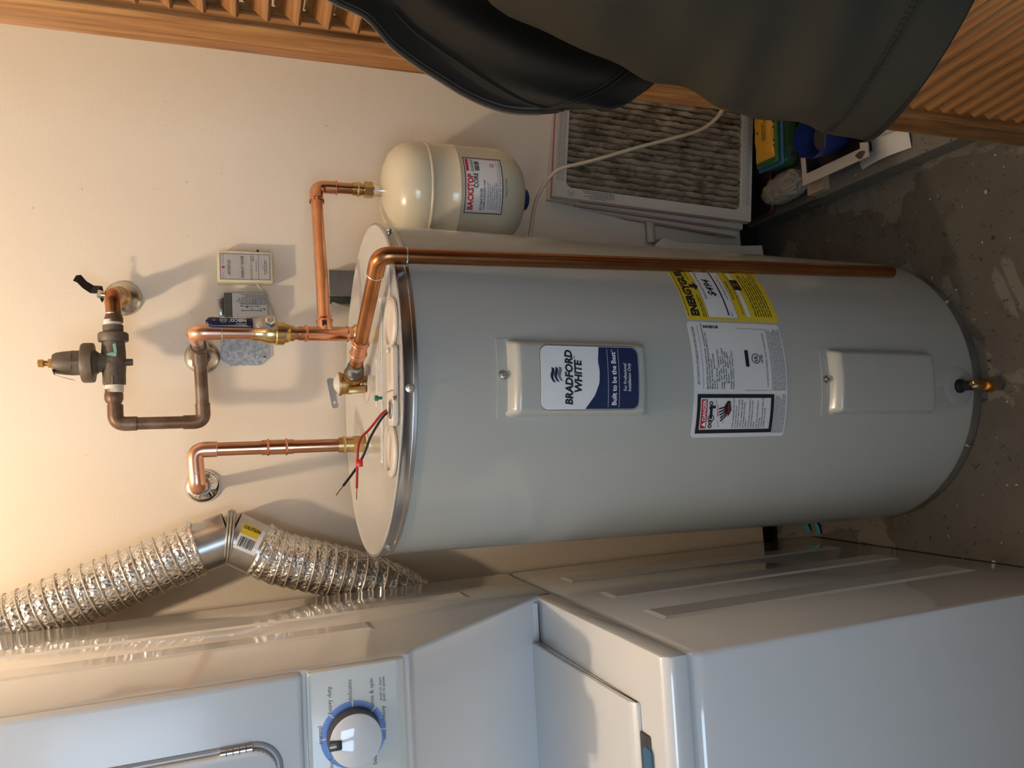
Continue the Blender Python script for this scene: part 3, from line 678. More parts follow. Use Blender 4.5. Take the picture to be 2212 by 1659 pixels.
def strip(bm, path, w, nrm, th, side):
    ring_ = []
    for i, p in enumerate(path):
        ww = w[i] if hasattr(w, '__len__') else w
        ring_.append([bm.verts.new(p+side*sg*ww+nrm*h) for sg, h in ((-1, 0), (1, 0), (1, th), (-1, th))])
    for A, C in zip(ring_, ring_[1:]):
        for q in range(4): bm.faces.new((A[q], A[(q+1) % 4], C[(q+1) % 4], C[q]))
    bm.faces.new(ring_[0][::-1]); bm.faces.new(ring_[-1])
strip(bm, path, [.0135, .0135, .010, .0085, .0085], out, .0022, sx_); LV = obj('lever', bm, m_steel, T, smooth=False)
bm = B(); g0 = o0+ax*.028+sx_*.0074+out*.008; g1 = o0+ax*.099+sx_*.008+out*.010
def grip(bm):
    n = 16; rr_ = []
    for i in range(n+1):
        u = i/n; w = .0100*(1 if u < .88 else math.sqrt(max(.02, 1-((u-.88)/.12)**2)))
        p = g0+(g1-g0)*u; rr_.append([bm.verts.new(p+sx_*w*math.cos(a)*1.0+out*.0048*math.sin(a)) for a in (2*math.pi*q/14 for q in range(14))])
    for A, C in zip(rr_, rr_[1:]):
        for q in range(14): bm.faces.new((A[q], A[(q+1) % 14], C[(q+1) % 14], C[q]))
    bm.faces.new(rr_[0][::-1]); bm.faces.new(rr_[-1])
grip(bm); GP = obj('grip', bm, m_navy, T, angle=50, label='navy vinyl grip')
k = Flat(); k.text('NIBCO', .010, -.0040, .0082, bold=.03, fit=.024).text('®', .035, .001, .003).text('S-FP600A', .010, .0040, .0042).smalltype(.011, .033, -.0068, .0014).ring(.045, -.001, .0048, .0042).text('NSF', .045, -.0026, .0042, 'CENTER').text('61', .057, -.002, .004)
k.build('lettering', m_whiteink, GP, planar(g0+out*.0053, g1-g0, sx_*-1 if (ax.cross(sx_*-1)).dot(out) > 0 else sx_))
# old piping loop
E1, E2, E3 = PY(440, 911, .18), PY(250, 916, .18), PY(243, 634, .18)
W3 = PY(266, 645, WALL)
T = thing('old_copper_loop', 'tarnished brown copper loop with elbows below and beside the bronze regulator', 'pipe', E1)
def blend(px, a, b): return at(px, a, b)
seg(T, TEE, E1, m_oldcopper, tb=.024); elbow(T, TEE, E1, E2, m_oldcopper, R=.020, collar=.014); seg(T, E1, E2, m_oldcopper, ta=.024, tb=.024)
d13 = (E3-E2).normalized(); Lp = (E3-E2).length
def ally(py):                                              # along the regulator run by picture row
    return PY(246, py, .18)
elbow(T, E1, E2, E3, m_oldcopper, R=.020, collar=.014); p1 = ally(842)
seg(T, E2, p1, m_oldcopper, ta=.024); lat(T, 'male_adapter', ally(858), d13, [(.0125, -.010), (.0152, -.004), (.0152, .004), (.0140, .010), (.0140, .014)], m_oldcopper)
bm = B(); sweep(bm, [TEE-(TEE-cW).normalized()*.03*0+(cC-cW).normalized()*.03, TEE+(cW-cC).normalized()*.028], .0138, 22); sweep(bm, [TEE, TEE+(E1-TEE).normalized()*.032], .0135, 22); obj('tee', bm, m_oldcopper, T)
seg(T, cC+(cW-cC)*.28, cW, m_oldcopper)
T2 = thing('shutoff_pipe', 'brown copper elbow and stub joining the regulator to the shutoff on the wall', 'pipe', E3)
e3b = ally(690); seg(T2, e3b, E3, m_copperdk, tb=.024); elbow(T2, e3b, E3, W3, m_copperdk, R=.020, collar=.014); 
lat(T2, 'male_adapter', ally(692), d13, [(.0150, -.004), (.0150, .004), (.0125, .012), (.0125, .016)], m_oldcopper)
ring(T2, E3-d13*.036, d13, m_solder, .0112, .0016, 'solder_ring')
# regulator
T = thing('pressure_regulator', 'oxidised bronze pressure regulator with bell cap and adjusting bolt, on the copper loop', 'valve', ally(783))
pc = ally(783); u = d13
def along(py): return (ally(py)-pc).dot(u)
bm = B(); lathe(bm, [(.016, along(832)), (.0185, along(829)), (.0185, along(818)), (.0185, along(812)), (.0195, along(790)), (.0195, along(760)), (.0185, along(742)), (.0185, along(737))], pc, u, 28)
lathe(bm, [(.0195, along(831)), (.0195, along(814))], pc, u, 6)
zb_ = lambda px: PY(px, 786, .18).z-pc.z
lathe(bm, [(.018, -.005), (.017, zb_(215)), (.022, zb_(207)), (.0225, zb_(204))], pc, (0, 0, 1), 28)
obj('valve_body', bm, m_oldbronze, T, angle=28)
bm = B(); lathe(bm, [(.0225, zb_(204)), (.0345, zb_(203)), (.0350, zb_(199)), (.0350, zb_(182)), (.0335, zb_(178)), (.024, zb_(177))], pc, (0, 0, 1), 40); obj('flange', bm, m_oldbronze, T)
bm = B(); lathe(bm, [(.0235, zb_(178)), (.0235, zb_(157))], pc, (0, 0, 1), 6); obj('hex_collar', bm, m_oldbronze, T, angle=20)
bm = B(); lathe(bm, [(.0215, zb_(158)), (.0205, zb_(140)), (.0185, zb_(122)), (.016, zb_(115)), (.010, zb_(113)), (0, zb_(113))], pc, (0, 0, 1), 32); obj('bell_cap', bm, m_oldbronze, T)
bm = B(); lathe(bm, [(.0042, zb_(114)), (.0042, zb_(92))], pc, (0, 0, 1), 14); lathe(bm, [(.0085, zb_(112)), (.0085, zb_(105))], pc, (0, 0, 1), 6)
for q in range(6): torus(bm, pc+V(0, 0, zb_(104-2*q)), (0, 0, 1), .0042, .0008, 14, 5)
lathe(bm, [(.0075, zb_(94)), (.0075, zb_(84)), (.006, zb_(82))], pc, (0, 0, 1), 6); obj('adjusting_bolt', bm, m_bronze, T, angle=25)
bm = B(); sweep(bm, [pc+V(0, 0, -.014), pc+V(0, 0, -.030)], [.0065, .006], 16); obj('plug', bm, m_oldbronze, T)
bm = B(); lathe(bm, [(.0235, along(738)), (.0245, along(735)), (.0245, along(722)), (.0225, along(719))], pc, u, 30); obj('union_nut', bm, m_oldbronze, T)
bm = B(); lathe(bm, [(.0165, along(720)), (.0165, along(703))], pc, u, 26); obj('tailpiece', bm, m_oldbronze, T)
for a0, a1, nm in ((848, 830, 'thread_tape'), (704, 691, 'thread_tape')):
    bm = B(); n = 6; lathe(bm, [(.0142+.0008*(i % 2), along(a0)+(along(a1)-along(a0))*i/(2*n)) for i in range(2*n+1)], pc, u, 24); obj(nm, bm, m_tape, T, smooth=False)
bm = B(); 
tag_p = [pc+V(-.012, -.012, zb_(118)), pc+V(-.021, -.014, zb_(122)), pc+V(-.026, -.014, zb_(140)), pc+V(-.031, -.016, zb_(164))]
strip(bm, tag_p, [.004, .005, .007, .009], V(-.3, 0, .6), .0008, V(0, 1, 0)); obj('tie_tag', bm, m_charcoal, T, smooth=False)
k = Flat(); k.text('3/4', -.004, .003, .010).text('G', -.010, -.006, .009).text('S', .012, .0, .009); k.poly([(-.022, -.004), (-.016, 0), (-.016, -.002), (-.010, -.002), (-.010, -.006), (-.016, -.006), (-.016, -.008)])
k.build('cast_marks', m_charcoal, T, planar(pc+V(0, -.0202, 0), u, (0, 0, 1)))
k = Flat(); k.poly([(-.002, -.012), (.002, .004), (.005, -.002), (.006, -.014)]); k.poly([(.004, -.014), (.022, -.012), (.020, -.007), (.006, -.009)])
k.build('verdigris_stain', m_green, T, planar(pc+V(.010, -.0203, .006), u, (0, 0, 1)))
# upper shutoff: quarter turn valve on the wall
vd = (E3-W3).normalized()
T = thing('quarter_turn_valve', 'brass quarter turn shutoff with black bent lever, close to the wall above the regulator', 'valve', W3)
lat(T, 'valve_body', W3+vd*.014, vd, [(.0145, 0), (.0145, .012), (.0190, .014), (.0200, .026), (.0190, .040), (.0155, .044), (.0145, .060), (.0135, .084)], m_bronze)
st = W3+vd*.045; sd = V(.10, -.12, 1).normalized()
lat(T, 'stem', st, sd, [(.010, .010), (.010, .022), (.0075, .024), (.0075, .034)], m_brass); lat(T, 'stem_nut', st+sd*.030, sd, [(.0085, 0), (.0085, .006), (.005, .008)], m_steel, 6)
bm = B(); hs = st+sd*.028; side = V(.85, .35, -.35).normalized()
yl = hs.y
strip(bm, [hs+V(-.010, 0, -.002), PY(217, 627, yl), PY(200, 626, yl), PY(184, 616, yl-.012), PY(172, 603, yl-.018), PY(163, 602, yl-.02)], [.006, .0085, .0085, .0080, .0085, .006], V(.25, -.9, .3).normalized(), .0032, side); obj('lever', bm, m_black, T, smooth=False, label='black bent lever')
# relief valve and discharge
vb = HMAT @ Vector((*htop(791, 828).xy, TZ+.003)); dD = PY(1000, 557, -.245); dC = V(dD.x, -.245, PY(819, 549, -.245).z); dE = V(dD.x, -.245, PY(1926, 588, -.245).z)
vz = V(vb.x, vb.y, PY(764, 818, vb.y).z)
T = thing('relief_valve', 'brass temperature and pressure relief valve with steel test lever on the heater lid', 'valve', vb)
lat(T, 'valve_body', vb, (0, 0, 1), [(.0135, 0), (.0135, .006), (.0155, .008), (.0145, .014), (.0165, .020), (.0185, .026), (.0185, .041), (.0205, .042), (.0205, .046)], m_bronze)
odir = (dC-vz); odir.z = 0; odir.normalize(); oo = V(vb.x, vb.y, vb.z+.0225)
lat(T, 'outlet', oo, odir, [(.0150, .006), (.0150, .018), (.0175, .020), (.0175, .030)], m_bronze)
bm = B(); box(bm, (-.006, -.007, -.018), (.006, .007, .012), .002); bmesh.ops.transform(bm, matrix=Matrix.Translation(vb+V(-.012, -.016, .021)), verts=bm.verts); obj('cast_rib', bm, m_bronze, T)
lat(T, 'tag_disc', vb+V(0, 0, .046), (0, 0, 1), [(.0195, 0), (.0195, .0015), (.012, .008), (.006, .0105), (0, .0105)], m_cover)
lat(T, 'lever_pin', vb+V(0, 0, .055), (0, 0, 1), [(.003, 0), (.003, .008)], m_steel)
bm = B(); p0, p1 = vb+V(.010, -.004, .0615), vb+V(-.042, -.004, .0535)
d_ = (p1-p0).normalized(); n_ = V(0, -1, 0).cross(d_); 
pl = [p0+d_*x+n_*y for x, y in rrect(0, -.0055, (p1-p0).length, .0055, .004)]; prism(bm, pl, (0, -.003, 0)); LVR = obj('test_lever', bm, m_steel, T, smooth=False)
bm = B(); lathe(bm, [(0, 0), (.0022, 0), (.0022, .0004), (0, .0004)], p1-d_*.010+V(0, -.0029, 0), (0, -1, 0), 14); obj('lever_hole', bm, m_cover, LVR)
T = thing('discharge_pipe', 'long tarnished copper discharge pipe running down the front of the heater, open above the floor', 'pipe', dE)
o1 = oo+odir*.026; dC.z = dC.z
lat(T, 'threaded_adapter', o1, (dC-o1).normalized(), [(.0150, 0), (.0155, .004), (.0142, .006), (.0155, .010), (.0140, .013), (.0145, .020), (.0125, .026), (.0118, .032)], m_dope)
seg(T, o1+(dC-o1).normalized()*.02, dC, m_copperdk, tb=.026); elbow(T, o1, dC, dE, m_copperdk, R=.022, collar=.016)
bm = B(); sweep(bm, [dC+V(0, 0, -.026), dE], PR, 20, cap=False); sweep(bm, [dE+V(0, 0, .05), dE], PR*.86, 20, cap=False); obj('drop_pipe', bm, m_copperdk, T)
for p, d in ((dC+(o1-dC).normalized()*.039, o1-dC), (dC+V(0, 0, -.039), V(0, 0, 1))): ring(T, p, d, m_solder, .0116, .0015, 'solder_ring')
dv = (dC-o1).normalized(); q0 = o1+dv*.050; q1 = o1+dv*.094
seg(T, q0, q1, m_copper2, 'coupling', .0126, 24); ring(T, q0+dv*.009, dv, m_copper2); ring(T, q1-dv*.009, dv, m_copper2)
# ================================================================== EXPANSION TANK
tr = .1035; zt0, zt1 = PY(1116, 410, .19).z, tkT.z
T = thing('expansion_tank', 'cream thermal expansion tank with red lettered label, hung beside the heater', 'expansion tank', (tkT.x, .19, zt0))
hgt = zt1-zt0
def tr_(h): return tr
prof = [(0, 0), (.05, .002), (.074, .010), (.089, .024), (.0975, .042), (.1010, .06), (.1015, .075), (.1015, hgt*.516), (.1022, hgt*.521), (.1026, hgt*.526), (.1022, hgt*.531), (.1012, hgt*.536), (.1012, hgt*.700), (.1024, hgt*.706), (.1030, hgt*.714), (.1030, hgt*.722), (.1012, hgt*.726), (.1018, hgt*.732), (.1018, hgt*.79), (.1005, hgt*.83), (.0965, hgt*.865), (.088, hgt*.915), (.072, hgt*.955), (.050, hgt*.982), (.026, hgt*.994), (.016, hgt*.998), (0, hgt*.998)]
bm = B(); lathe(bm, prof, (tkT.x, .19, zt0), seg=96); TB = obj('tank_shell', bm, m_tank, T, angle=60)
lat(T, 'valve_cap', V(tkT.x, .19, zt0-.022), (0, 0, 1), [(.018, 0), (.0225, .003), (.0235, .024)], m_bluecap, 24, 'dark blue plastic valve cap')
def tcyl(off):
    c0 = math.atan2(CPOS.y-.19, CPOS.x-tkT.x)
    def f(s, z): a = c0+s/.1015; r = .1015+off; return V(tkT.x+r*math.cos(a), .19+r*math.sin(a), z)
    return f
lz1 = PY(998, 400, .09).z; lz0 = PY(1084, 400, .09).z; ls0, ls1 = -.033, .084
lz1 = zt0+hgt*.500; lz0 = lz1-.080
bm = B(); grid(bm, lambda u, v: tcyl(.0004)(ls0+(ls1-ls0)*u, lz0+(lz1-lz0)*v), 24, 4); thicken(bm, .0004); TL = obj('tank_label', bm, m_sticker, T, angle=60, label='white label with black border')
k = Flat(); k.border(ls0, lz0, ls1, lz1, .0018).text('CORE', ls0+.050, lz1-.0275, .0130, bold=.02, fit=.030).text('POTABLE WATER', ls0+.007, lz1-.0365, .0068, bold=.02, fit=.043).text('THERMAL EXPANSION TANK', ls0+.007, lz1-.0425, .0058, bold=.01, fit=.060).text('12-A101C', ls0+.082, lz1-.0195, .0080, bold=.02, fit=.028)
k.text('P R E F E R R E D  B Y  P R O F E S S I O N A L S', (ls0+ls1)/2, lz0+.0045, .0045, 'CENTER', .015, fit=.106).barcode(ls0+.086, lz1-.032, ls0+.108, lz1-.022)
for i, s_ in enumerate(('• Connection Size: 3/4" ID NPT', '• Factory Pre-Charge: 40 P.S.I.', '• Tank Volume: 2.1 Gallons', '• Maximum Pressure: 150 P.S.I.', '• Maximum Temperature: 200 F')): k.text(s_, ls0+.007, lz1-.0495-.0045*i, .0044, sx=1)
k.text('MADE IN CHINA', ls0+.055, lz0-.009, .0050, 'CENTER')
k.build('lettering', m_blackink, TL, tcyl(.0010))
k = Flat(); k.text('BACKSTOP', ls0+.0065, lz1-.0170, .0160, bold=.04, fit=.071).rect(ls0+.084, lz1-.0095, ls0+.112, lz1-.0045).border(ls0+.0035, lz0+.0105, ls1-.0035, lz1-.0035, .0006).ring(ls0+.100, lz0+.021, .0042, .0028); k.build('red_print', m_redink, TL, tcyl(.0010))
# ================================================================== WALL BOXES
def wallbox(px0, py0, px1, py1, d): a, b = PY(px0, py0, WALL-d), PY(px1, py1, WALL-d); return min(a.x, b.x), min(a.z, b.z), max(a.x, b.x), max(a.z, b.z)
x0, z0, x1, z1 = wallbox(468, 541, 590, 611, .03)
T = thing('energy_saver_box', 'small ivory control box reading ENERGY SAVER on the cream wall', 'control box', ((x0+x1)/2, WALL, z0))
bm = B(); box(bm, (x0, WALL-.03, z0), (x1, WALL, z1), .002); obj('case', bm, m_ivory, T)
bm = B(); box(bm, (x0+.004, WALL-.0308, z0+.004), (x1-.004, WALL-.029, z1-.004), .0004, 1); FP = obj('faceplate', bm, m_faceplate, T, smooth=False)
pf = planar((x0, WALL-.0310, z0), (1, 0, 0), (0, 0, 1)); w_, h_ = x1-x0, z1-z0
k = Flat(); k.text('ENERGY SAVER', w_*.50, h_*.525, .0078, 'CENTER', .012, 0, fit=.044).text('TM', w_*.90, h_*.555, .002).text('ADDITIONAL HOT WATER', w_*.47, h_*.375, .0042, 'CENTER').text('(PUSH BUTTON)', w_*.52, h_*.29, .003, 'CENTER').text('SUNSET', w_*.5, h_*.17, .003, 'CENTER').smalltype(w_*.25, w_*.75, h_*.14, .0016).smalltype(w_*.3, w_*.7, h_*.11, .0016)
k.text('LIGHT ON', w_*.12, h_*.885, .0026).text('AUTOMATIC USE', w_*.56, h_*.885, .0026).smalltype(w_*.25, w_*.7, h_*.80, .0018).smalltype(w_*.22, w_*.73, h_*.77, .0018)
k.build('lettering', m_blackink, FP, pf)
k = Flat(); k.border(.0055, .0055, w_-.0055, h_-.0055, .0008).rect(.0055, h_*.255, w_-.0055, h_*.262); k.poly([(w_*.66, h_*.352), (w_*.74, h_*.34), (w_*.74, h_*.347), (w_*.86, h_*.347), (w_*.86, h_*.357), (w_*.74, h_*.357), (w_*.74, h_*.364)]); k.build('blue_print', m_blueink, FP, pf)
lat(FP, 'indicator_lamp', V(x0+w_*.47, WALL-.031, z0+h_*.895), (0, -1, 0), [(.0026, 0), (.0024, .0008), (0, .0012)], m_redink, 16)
lat(T, 'push_button', V(x1-.001, WALL-.014, z0+h_*.26), (1, 0, 0), [(.005, 0), (.0045, .003), (.0022, .0045), (.0022, .009)], m_black, 16)
# relay
x0, z0, x1, z1 = wallbox(483, 632, 579, 684, .034)
T = thing('relay_box', 'grey metal relay with printed wiring diagram, on the wall below the ENERGY SAVER box', 'relay', ((x0+x1)/2, WALL, z0))
zc_ = PY(501, 650, WALL-.034).z
bm = B(); box(bm, (x0, WALL-.034, z0), (x1, WALL-.003, zc_), .001, 1); RB = obj('case', bm, m_relay, T, smooth=False)
bm = B(); box(bm, (x0-.001, WALL-.0345, zc_), (x1, WALL-.003, z1), .001, 1); obj('end_block', bm, m_charcoal, T, smooth=False)
bm = B(); box(bm, (x0+.004, WALL-.022, z1), (x1-.006, WALL-.004, PY(470, 650, WALL-.02).z), .004); obj('knockout_fitting', bm, m_steel, T)
bm = B(); box(bm, (x0-.013, WALL-.020, z0+.001), (x0+.002, WALL-.003, zc_-.004), .001, 1); obj('side_shelf', bm, m_relay, T, smooth=False)
xt0 = PY(570, 694, WALL-.03).x
bm = B(); box(bm, (xt0-.001, WALL-.026, z0-.001), (xt0+.011, WALL-.018, z0+.030), .001, 1); TBk = obj('terminal_block', bm, m_black, T, smooth=False)
for q in (.008, .022): lat(TBk, 'terminal_screw', V(xt0+.005, WALL-.026, z0+q), (0, -1, 0), [(.0048, 0), (.0048, .003), (.003, .005), (0, .005)], m_steel, 8)
pf = planar((x0, WALL-.0346, z0), (1, 0, 0), (0, 0, 1)); w_, h_ = x1-x0, zc_-z0
k = Flat()
for i in range(9): k.smalltype_v = None
def vline(k, x, z_a, z_b, w=.0014):                        # label is mounted sideways: print runs up the case
    z = z_a
    while z < z_b:
        L_ = random.uniform(.003, .008); k.rect(x, z, x+w*.7, min(z+L_, z_b)); z += L_+.0012
for i in range(8): vline(k, w_-.004-.0027*i, .002, h_-.006-random.random()*.02)
k.line(.012, .014, .012, h_*.70, .0008).line(.021, .020, .021, h_*.72, .0008).line(.012, h_*.45, .018, h_*.45, .0008).line(.016, .006, .016, .016, .0006)
for zz in (.014, h_*.70): k.poly([(.0105, zz), (.0135, zz), (.012, zz+(.004 if zz > .03 else -.004))])
for zz in (.020, h_*.72): k.poly([(.0195, zz), (.0225, zz), (.021, zz+(.004 if zz > .03 else -.004))])
k.rect(.0255, .004, .0259, h_*.8); k.ring(.030, h_*.38, .0032, .0027); k.build('printed_diagram', m_blackink, RB, pf)
for a, b in ((.018, h_*.60), (.014, h_*.10)): lat(RB, 'rivet', V(x0+a, WALL-.0345, z0+b), (0, -1, 0), [(.0022, 0), (.002, .001), (0, .0014)], m_steel, 12)
# galvanised cover plate
x0, z0, x1, z1 = wallbox(476, 722, 583, 789, .006)
pts = [V(x0+a*(x1-x0), WALL-.006, z0+b*(z1-z0)) for a, b in ((1.4, 0), (.28, 0), (0, .22), (0, .80), (.2, 1), (1.4, 1))]
bm = B(); prism(bm, pts, V(0, .006, 0), .0008); T = tag(obj('box_cover_plate', bm, m_galv, None, smooth=False), 'galvanised octagonal box cover behind the brass ball valve', 'cover plate')
lat(T, 'screw', V(x0+.016, WALL-.006, z0+.010), (0, -1, 0), [(.0035, 0), (.003, .0016), (0, .002)], m_steel, 12)
# thermostat wire between boxes
tag((lambda: (lambda bm: (sweep(bm, smooth_path([PY(555, 612, .285), PY(560, 620, .28), PY(571, 632, .285), PY(579, 650, .288), PY(589, 672, .288), PY(595, 695, .288), PY(597, 722, .290), PY(600, 742, .290)], 6), .0018, 8), obj('thin_wire', bm, m_greywire))[1])(B()))(), 'thin cream wire pair running from the ENERGY SAVER box past the relay', 'wire')
# surface box behind the heater
a, b = PY(709, 581, WALL-.03), PY(765, 640, WALL-.03)
T = thing('surface_conduit_box', 'galvanised metal box on the wall half hidden behind the heater lid', 'junction box', ((a.x+b.x)/2, WALL, 1.02))
bm = B(); box(bm, (b.x, WALL-.028, 1.03), (a.x, WALL, a.z), .0015, 1); obj('box_body', bm, m_galvsoft, T, smooth=False)
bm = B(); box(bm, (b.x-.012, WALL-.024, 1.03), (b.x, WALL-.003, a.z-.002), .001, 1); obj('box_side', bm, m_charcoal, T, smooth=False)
bm = B(); sweep(bm, smooth_path([PY(712, 645, .285), PY(722, 655, .28), PY(735, 660, .28), PY(755, 664, .285), PY(790, 668, .288)], 6), .0032, 10)
tag(obj('cable_loop', bm, m_cable), 'short cream cable looping below the galvanised box behind the heater', 'cable')
# white cable across the filters
bm = B(); sweep(bm, smooth_path([PY(1128, 590, .20), PY(1138, 548, .19), PY(1145, 510, .17), PY(1155, 445, .15), PY(1172, 405, .14), PY(1190, 380, .13), PY(1215, 363, .12), PY(1280, 347, .105), PY(1380, 318, .09), PY(1480, 292, .08), PY(1520, 277, .08), PY(1548, 255, .08), PY(1562, 232, .09), PY(1560, 205, .12), PY(1540, 170, .2)], 8), .0062, 12, sq=.62)
tag(obj('white_cable', bm, m_cable), 'flat cream power cable drooping in front of the dusty filter', 'cable')
bm = B(); sweep(bm, [V(.40, .285, .35), V(.56, .285, .35)], .0105, 18)
tag(obj('wall_pipe', bm, m_pvc), 'short pale pipe low on the wall behind the filters', 'pipe')
# ================================================================== FILTERS
def air_filter(dx, dy, dz, rz, label, media=True):
    bl, tl = PY(1622, 479, .19), PY(1194, 467, .265)
    Zd = (tl-bl).normalized(); Xd = (PY(1206, 238, .265)-tl); Xd = Xd.normalized(); Nn = Xd.cross(Zd).normalized(); Zd = Nn.cross(Xd)*1.0
    if Nn.y > 0: Nn = -Nn
    Hh = (tl-bl).length; Ww = .40
    M_ = Matrix(((Xd.x, Nn.x, Zd.x, bl.x), (Xd.y, Nn.y, Zd.y, bl.y), (Xd.z, Nn.z, Zd.z, bl.z), (0, 0, 0, 1)))
    M_ = Matrix.Translation((dx, dy, dz)) @ M_ @ Matrix.Rotation(rz, 4, 'Y')
    T = thing('air_filter', label, 'air filter', mat=M_, group='stack of furnace filters')
    th = .021; f_ = .030
    bm = B()
    for a, b in (((0, -th, 0), (Ww, 0, f_)), ((0, -th, Hh-f_), (Ww, 0, Hh)), ((0, -th, f_), (f_*.85, 0, Hh-f_)), ((Ww-f_*.85, -th, f_), (Ww, 0, Hh-f_))): box(bm, a, b)
    for (cx, cz, a0) in ((f_*.85, f_, 180), (f_*.85, Hh-f_, 90), (Ww-f_*.85, f_, 270), (Ww-f_*.85, Hh-f_, 0)):
        sx = 1 if a0 in (180, 90) else -1; sz = 1 if a0 in (180, 270) else -1; r = .016
        pl = [(cx, cz)]+[(cx+sx*r-sx*r*math.cos(math.radians(90*q/6)), cz+sz*r-sz*r*math.sin(math.radians(90*q/6))) for q in range(7)]
        prism(bm, [V(x, 0, z) for x, z in pl], V(0, -th, 0))
    obj('frame', bm, m_filterframe, T, True, smooth=False)
    bm = B()
    for q in (.80,):
        box(bm, (-.0006, -th*q-.002, Hh*.1), (.0, -th*q+.002, Hh*.86)); box(bm, (0, -th*q-.004, Hh), (Ww, -th*q+.004, Hh+.0006)); 
    obj('red_edge_print', bm, m_filterred, T, True, smooth=False)
    if media:
        for i in range(22):
            x = f_*.85+.0035+i*.01555
            bm = B(); n = 42
            def pl_(u, v, i=i, x=x):
                zz = f_*.8+(Hh-f_*1.6)*u; a = math.pi*v
                wob = .0012*math.sin(zz*120+i*1.7)+.0008*math.sin(zz*310+i*2.9)
                return V(x+.0076+(-.0070)*math.cos(a)+wob*.5, -.0185+.0170*math.sin(a)**.6+wob, zz)
            grid(bm, pl_, n, 6); obj('pleat', bm, m_media, T, True, angle=80)
        k = Flat()
        for i in range(4): k.smalltype(.045, .10, .0, .0012)
        bmx = Flat(); 
        for r_ in range(5): 
            vline(bmx, .0045+.0042*r_, Hh-.15 if r_ else Hh-.13, Hh-.055-(.05*random.random()), .0026)
        bmx.ring(.013, Hh-.043, .0075, .0066).text('E', .013, Hh-.0465, .009, 'CENTER')
        x = .04
        while x < Ww-.02:
            for r_ in range(2): bmx.border(x, Hh-.024+.010*r_, x+.011, Hh-.016+.010*r_, .0005); bmx.smalltype(x+.002, x+.009, Hh-.021+.010*r_, .0022)
            bmx.border(x, .006, x+.011, .014, .0005); bmx.smalltype(x+.002, x+.009, .009, .0022); bmx.border(x, .016, x+.011, .024, .0005); x += .0125
        bmx.build('frame_print', m_greyink, T, lambda a, b: V(a, .0006, b), True)
        k.bm.free()
    return T
air_filter(0, 0, 0, 0, 'dusty pleated furnace filter in a white card frame, front of the stack')
air_filter(-.012, .0245, .007, math.radians(1.3), 'white card furnace filter right behind the dusty front one', False)
air_filter(-.024, .0480, .006, math.radians(2.6), 'rearmost furnace filter of the stack against the wall', False)
# case under the filters
T = thing('low_case', 'dark low case with a dark red rim under the furnace filters', 'case', (.6, .20, .05))
bm = B(); box(bm, (.475, .180, .0505), (.96, .285, .060), .004); obj('case_body', bm, m_darkbox, T)
bm = B(); sweep(bm, fillet([V(.96, .178, .062), V(.475, .178, .062), V(.462, .19, .062), V(.462, .285, .062)], .02), .004, 10); obj('rim', bm, m_darkred, T)
# loose papers behind the heater
bm = B(); ps = [PY(1415, 545, .24), PY(1432, 516, .20), PY(1500, 526, .20), PY(1590, 532, .18), PY(1646, 530, .17), PY(1600, 548, .17), PY(1500, 545, .20)]
def paper(u, v):
    top = [PY(1415, 528, .26), PY(1432, 515, .25), PY(1470, 524, .25), PY(1530, 527, .24), PY(1600, 531, .235), PY(1646, 530, .23)]
    i = min(4, int(u*5)); f = u*5-i; a = top[i].lerp(top[i+1], f); return a+V(-.09*v, .012*math.sin(u*9)*v-.01*v, -.004*v)
grid(bm, paper, 20, 4); thicken(bm, .0012); tag(obj('folded_papers', bm, m_sheet), 'folded white sheets tucked between the heater and the filters', 'paper')
bm = B(); sweep(bm, [V(.345, .265, floor_z(.345, .265)), V(.345, .27, .5)], .012, 12); tag(obj('standing_tube', bm, m_sheet), 'slim white rolled tube standing behind the heater beside the papers', 'tube')
# ================================================================== CLUTTER ON THE CURB
T = thing('green_tub', 'green and blue plastic tub lying on the curb beside the filters', 'tub', (.63, .17, .05))
g0_ = V(.545, .115, .10)
bm = B(); box(bm, (0, 0, 0), (.20, .085, .048), .016, 4); Mg = Matrix.Translation(V(.548, .086, .0495)) @ Matrix.Rotation(math.radians(-4), 4, 'Z') @ Matrix.Rotation(math.radians(0), 4, 'X')
bmesh.ops.transform(bm, matrix=Mg, verts=bm.verts); obj('tub_body', bm, m_greenbox, T)
bm = B(); box(bm, (-.002, -.002, .047), (.202, .087, .054), .0035, 2); bmesh.ops.transform(bm, matrix=Mg, verts=bm.verts); obj('tub_rim', bm, m_bluestripe, T)
bm = B(); box(bm, (.004, .004, .0535), (.196, .081, .066), .006, 3); bmesh.ops.transform(bm, matrix=Mg, verts=bm.verts); obj('tub_lid', bm, m_greenbox, T)
k = Flat(); k.rect(0, 0, .028, .018); k.build('barcode_patch', m_greyink, T, lambda a, b: Mg @ V(.012+a, -.0006, .014+b))
k = Flat(); k.barcode(.002, .003, .026, .016); k.build('barcode', m_blackink, T, lambda a, b: Mg @ V(.012+a, -.0010, .014+b))
T = thing('yellow_packet', 'yellow and orange packet lying on the green tub', 'packet', Mg @ V(.05, .06, .0665))
bm = B()
def pk(u, v): return Mg @ V(.018+.15*u, .010+.066*v, .0672+.013*math.sin(math.pi*u)**.5*math.sin(math.pi*v)**.5+.001*math.sin(u*22))
grid(bm, pk, 24, 16); 
def pk2(u, v): return Mg @ V(.018+.15*u, .010+.066*v, .0668)
grid(bm, pk2, 24, 16); bmesh.ops.remove_doubles(bm, verts=bm.verts[:], dist=5e-4); obj('packet_body', bm, m_amber, T, angle=70)
k = Flat(); k.smalltype(.03, .09, .006, .004).smalltype(.03, .075, .014, .004); k.poly([(.05, .03), (.058, .030), (.054, .037)]); k.build('packet_print', m_greenbox, T, lambda a, b: Mg @ V(.03+a, .020+b, .0812+.0004))
